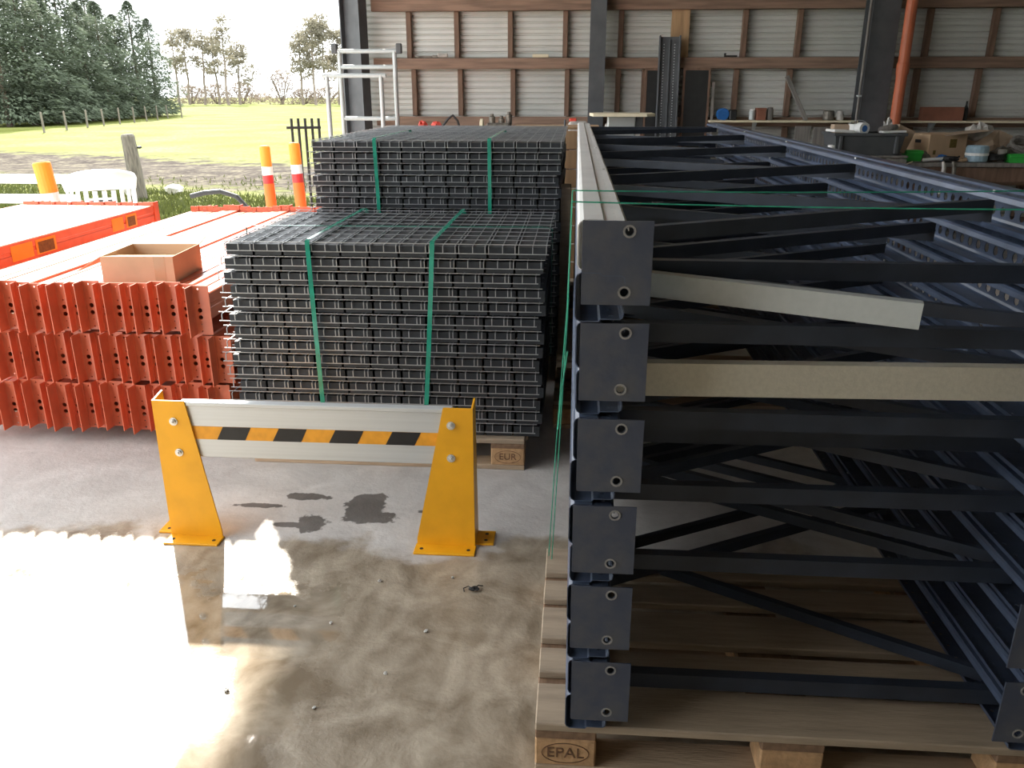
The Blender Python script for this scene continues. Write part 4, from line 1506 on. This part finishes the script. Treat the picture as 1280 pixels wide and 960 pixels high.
fn = thing('white_fence', 'low white board fence at the far left edge', 'fence', (-6.6, 9.1, 0))
for z in (.36, .58):
    part('fence_board', MB().cbox(-1.2, 1.0, -.015, .015, z, z + .10, .004), fn, m=M_WHITE)
for x in (-1.1, -.1, .62):
    part('fence_post', MB().cbox(x - .045, x + .045, .016, .1, 0, .72, .006), fn, m=M_WHITE)

# ------------------------------------------------------------------ pasture fence along the hedge
PRJ = lambda u, yy: yy * math.tan(R(4.27 * 0) + math.atan((u - 722) / 1097.5))      # lateral position for a bearing
pm = MB().lathe([(.05, 0), (.048, 1.1), (.03, 1.16)], 8).mesh('post_shaft', M_POST)
fp_ = [(18, 34), (50, 36), (79, 38.5), (102, 41), (124, 43.5), (144, 46), (161, 48.5), (176, 51), (190, 53.5), (209, 55)]
for i, (u, yy) in enumerate(fp_):
    o = single('pasture_fence_post', pm, 'slim wooden pasture fence post, %s from the left' % ORD[i] if i < 9 else 'taller pasture fence post at the right end of the hedge',
               'post', (PRJ(u, yy), yy, -.05), (0, R(RND.uniform(-3, 3)), 0), group='pasture fence posts along the hedge', scale=(.9, .9, .72 if i < 9 else 1.5))

# ------------------------------------------------------------------ trees


def foliage_conifer(seed, H, Rb, n=9000, leaf=.26):
    rr = random.Random(seed)
    b = MB()
    for _ in range(n):
        t = rr.random() ** 1.15                       # 0 bottom, 1 top
        prof = (1 - t) ** .62 * (1 - .25 * math.exp(-((t) / .05)))
        lob = 1 + .20 * math.sin(t * 23 + seed) + .12 * math.sin(t * 51 + 2 * seed)
        a = rr.uniform(0, 2 * math.pi)
        lob *= 1 + .18 * math.sin(3 * a + seed + t * 9)
        r_ = Rb * prof * lob * (rr.random() ** .45)
        p = Vector((r_ * math.cos(a), r_ * math.sin(a), .25 + t * (H - .3)))
        out = Vector((math.cos(a), math.sin(a), -.25 + rr.uniform(-.5, .7))).normalized()
        sd = out.cross(Vector((rr.uniform(-1, 1), rr.uniform(-1, 1), 1))).normalized()
        s = leaf * rr.uniform(.5, 1.1) * (1 - .35 * t)
        b.add([p - sd * s * .32, p + sd * s * .32, p + out * s + Vector((0, 0, -s * .12))], [(0, 1, 2)])
    return b


def trunk_mesh(H, r0, r1, m, seed=0, bend=.0):
    rr = random.Random(seed)
    pts = [(bend * rr.uniform(-1, 1) * (i > 0), bend * rr.uniform(-1, 1) * (i > 0), H * i / 6) for i in range(7)]
    return MB().tube(pts, [r0 + (r1 - r0) * i / 6 for i in range(7)], 7).mesh('trunk', m)


CVAR = []
for s in range(3):
    CVAR.append((foliage_conifer(50 + s, 8.0, 2.1).mesh('foliage', M_CONIF), trunk_mesh(7.4, .16, .03, M_BARK, s)))
hedge = [(-28, 38, 7.2, 1.15), (8, 40, 6.6, 1.1), (38, 42, 6.3, 1.05), (62, 44.5, 7.2, 1.1), (88, 46.5, 6.4, 1.0), (112, 49, 6.7, 1.05),
         (134, 51.5, 6.2, 1.0), (156, 54, 7.2, 1.0), (178, 57, 6.4, .85), (20, 48, 8.4, 1.3), (100, 56, 8.0, 1.25), (-60, 44, 8, 1.3)]
for i, (u, yy, h, rs) in enumerate(hedge):
    me = CVAR[i % 3]
    lab = ('dark conifer of the dense hedge, %s from the left' % ORD[i] if i < 9 else
           ['tall dark conifer rising behind the left part of the hedge', 'tall dark conifer rising behind the right part of the hedge', 'dark conifer at the outer left end of the hedge'][i - 9])
    t = thing('conifer_tree', lab, 'tree', (PRJ(u, yy + 2.5), yy + 2.5, -.05), RND.uniform(0, 6), 'conifers of the hedge')
    part('foliage', me[0], t, scale=(rs, rs, h / 8.0), kind='stuff')
    part('trunk', me[1], t, scale=(1, 1, h / 8.0))


def pine(seed, H, spread, tufts, lean=.0, crown=.45, size=.9):
    """tall bare-stemmed pine: trunk with short side branches and open tufts"""
    rr = random.Random(seed)
    tr = MB()
    pts = [(lean * (i / 6) ** 1.5 + rr.uniform(-.1, .1), rr.uniform(-.1, .1), H * i / 6) for i in range(7)]
    tr.tube(pts, [.20 - .026 * i for i in range(7)], 6)
    fo = MB()
    for k in range(tufts):
        t = crown + (1 - crown) * rr.random()
        base = Vector((lean * t ** 1.5, 0, H * t))
        a = rr.uniform(0, 2 * math.pi)
        ln = spread * (1.15 - .75 * (t - crown) / (1 - crown)) * rr.uniform(.4, 1)
        tip = base + Vector((math.cos(a) * ln, math.sin(a) * ln, rr.uniform(-.1, .5)))
        tr.tube([base, tip], [.05, .02], 4, cap=False)
        for _ in range(52):
            c = tip + Vector((rr.gauss(0, .42), rr.gauss(0, .42), rr.gauss(0, .22))) * size
            d = Vector((rr.uniform(-1, 1), rr.uniform(-1, 1), rr.uniform(-.5, 1))).normalized()
            sd = d.cross(Vector((rr.uniform(-1, 1), 1, rr.uniform(-1, 1)))).normalized()
            s = rr.uniform(.16, .34) * size
            fo.add([c - sd * s * .4, c + sd * s * .4, c + d * s], [(0, 1, 2)])
    return tr, fo


far = [(208, 108, 8.3, 1.6, 22, .0), (222, 112, 9.3, 1.8, 24, .3), (243, 110, 8.6, 1.6, 20, .5), (262, 112, 8.0, 1.5, 18, -.4), (273, 108, 10.2, 1.5, 24, .1),
       (289, 112, 7.4, 2.2, 30, .3), (372, 112, 8.6, 1.9, 34, .0), (388, 110, 9.9, 1.9, 40, .1), (403, 112, 10.4, 2.0, 44, -.2), (420, 114, 9.0, 2.2, 44, .2)]
flab = ['leaning thin pine beside the hedge end', 'thin tall pine, second right of the hedge', 'thin leaning pine at the left of the middle group', 'slim pine with sparse top in the middle group',
        'tallest slim pine of the middle group', 'bushy low pine at the right of the middle group', 'left pine of the group by the steel column',
        'second pine of the group by the steel column', 'tallest pine of the group by the steel column', 'bushy pine touching the steel column edge']
for i, (u, yy, h, sp_, tf, ln) in enumerate(far):
    t = thing('pine_tree', flab[i], 'tree', (PRJ(u, yy), yy, -.1), group='pines beyond the field')
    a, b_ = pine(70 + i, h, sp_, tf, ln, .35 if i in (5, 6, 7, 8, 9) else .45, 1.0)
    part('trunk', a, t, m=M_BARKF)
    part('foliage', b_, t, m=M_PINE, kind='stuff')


def bush(seed, rx, h, n):
    rr = random.Random(seed)
    b = MB()
    st = MB()
    for k in range(9):
        a = rr.uniform(0, 6.28)
        st.tube([(0, 0, 0), (math.cos(a) * rx * .4, math.sin(a) * rx * .4, h * .6), (math.cos(a) * rx * .7, math.sin(a) * rx * .7, h * .92)], [.09, .06, .02], 4, cap=False)
    for _ in range(n):
        a = rr.uniform(0, 2 * math.pi)
        q = rr.random() ** .5
        el = rr.random()
        p = Vector((rx * q * math.cos(a) * math.sqrt(max(0, 1 - (el * .95) ** 2)), rx * q * math.sin(a) * math.sqrt(max(0, 1 - (el * .95) ** 2)), h * el))
        d = Vector((rr.uniform(-1, 1), rr.uniform(-1, 1), rr.uniform(-.2, 1))).normalized()
        sd = d.cross(Vector((rr.uniform(-1, 1), 1, rr.uniform(-1, 1)))).normalized()
        s = rr.uniform(.25, .55)
        b.add([p - sd * s * .12, p + sd * s * .12, p + d * s], [(0, 1, 2)])
    return st, b


for i, (u, yy, rx, h, n, lab) in enumerate(((345, 118, 2.6, 4.4, 1300, 'round bare shrub left of the pines by the steel column'),
                                            (225, 118, 2.6, 2.4, 1000, 'low bare shrub under the thin pines'), (258, 118, 2.8, 2.6, 1100, 'low bare shrub under the middle pines'),
                                            (293, 118, 2.4, 2.8, 1100, 'low bare shrub at the right of the middle pines'), (375, 120, 2.4, 2.0, 900, 'low bare shrub under the pines by the column'),
                                            (405, 121, 3.0, 2.2, 1100, 'low bare shrub touching the steel column'), (318, 140, 3.2, 1.4, 600, 'distant low shrub in the gap of the trees'))):
    t = thing('bare_shrub', lab, 'shrub', (PRJ(u, yy), yy, -.1))
    a, b_ = bush(90 + i, rx, h, n)
    part('stems', a, t, m=M_BARKF, kind='stuff')
    part('twigs', b_, t, m=M_TWIG, kind='stuff')

# ------------------------------------------------------------------ rough grass just outside the slab
gb = MB()
gg = random.Random(99)
for _ in range(26000):
    y = 10.3 + gg.random() ** 1.3 * 6
    x = gg.uniform(-11, -2.2)
    if y + .35 * x > 11.4 and gg.random() < .93:
        continue
    h = gg.uniform(.03, .10) * (1.5 if y < 12 else 1)
    a = gg.uniform(0, 6.28)
    dx, dy = math.cos(a) * .012, math.sin(a) * .012
    lx, ly = gg.uniform(-.05, .05), gg.uniform(-.05, .05)
    gb.add([(x - dx, y - dy, -.03), (x + dx, y + dy, -.03), (x + lx, y + ly, -.03 + h)], [(0, 1, 2)])
o = part('rough_grass', gb, m=M_GRASSB, kind='stuff')
o['label'] = 'rough winter grass just outside the concrete slab'
o['category'] = 'grass'

# ------------------------------------------------------------------ small debris on the floor
t = thing('twine_scrap', 'small dark scrap of torn twine on the wet floor', 'debris', (-.30, 2.33, .003))
part('knot', lump(.012, 61, 1.6, 1, .5, 8), t, m=M_BLACK)
part('frayed_end', MB().tube([(0, 0, .003), (-.02, .012, .006), (-.035, .004, .003), (-.03, -.016, .004)], .002, 5), t, m=M_BLACK)
part('frayed_end', MB().tube([(0, 0, .003), (.012, .02, .006), (.028, .022, .003)], .002, 5), t, m=M_BLACK)
DB = random.Random(17)
pb = lump(.006, 71, 1.3, 1, .6, 6).mesh('pebble', M_STONE)
for i, (x, y) in enumerate(((-.62, 2.36), (-.72, 2.12), (-.42, 2.10), (-.86, 2.2), (-.5, 1.9), (-.66, 1.75), (-.38, 2.4), (-.92, 1.8))):
    single('pebble', pb, 'tiny pale pebble scattered on the wet concrete floor', 'pebble', (x, y, 0), (0, 0, DB.uniform(0, 6)), group='pebbles on the wet floor', scale=(DB.uniform(.7, 1.4),) * 3)
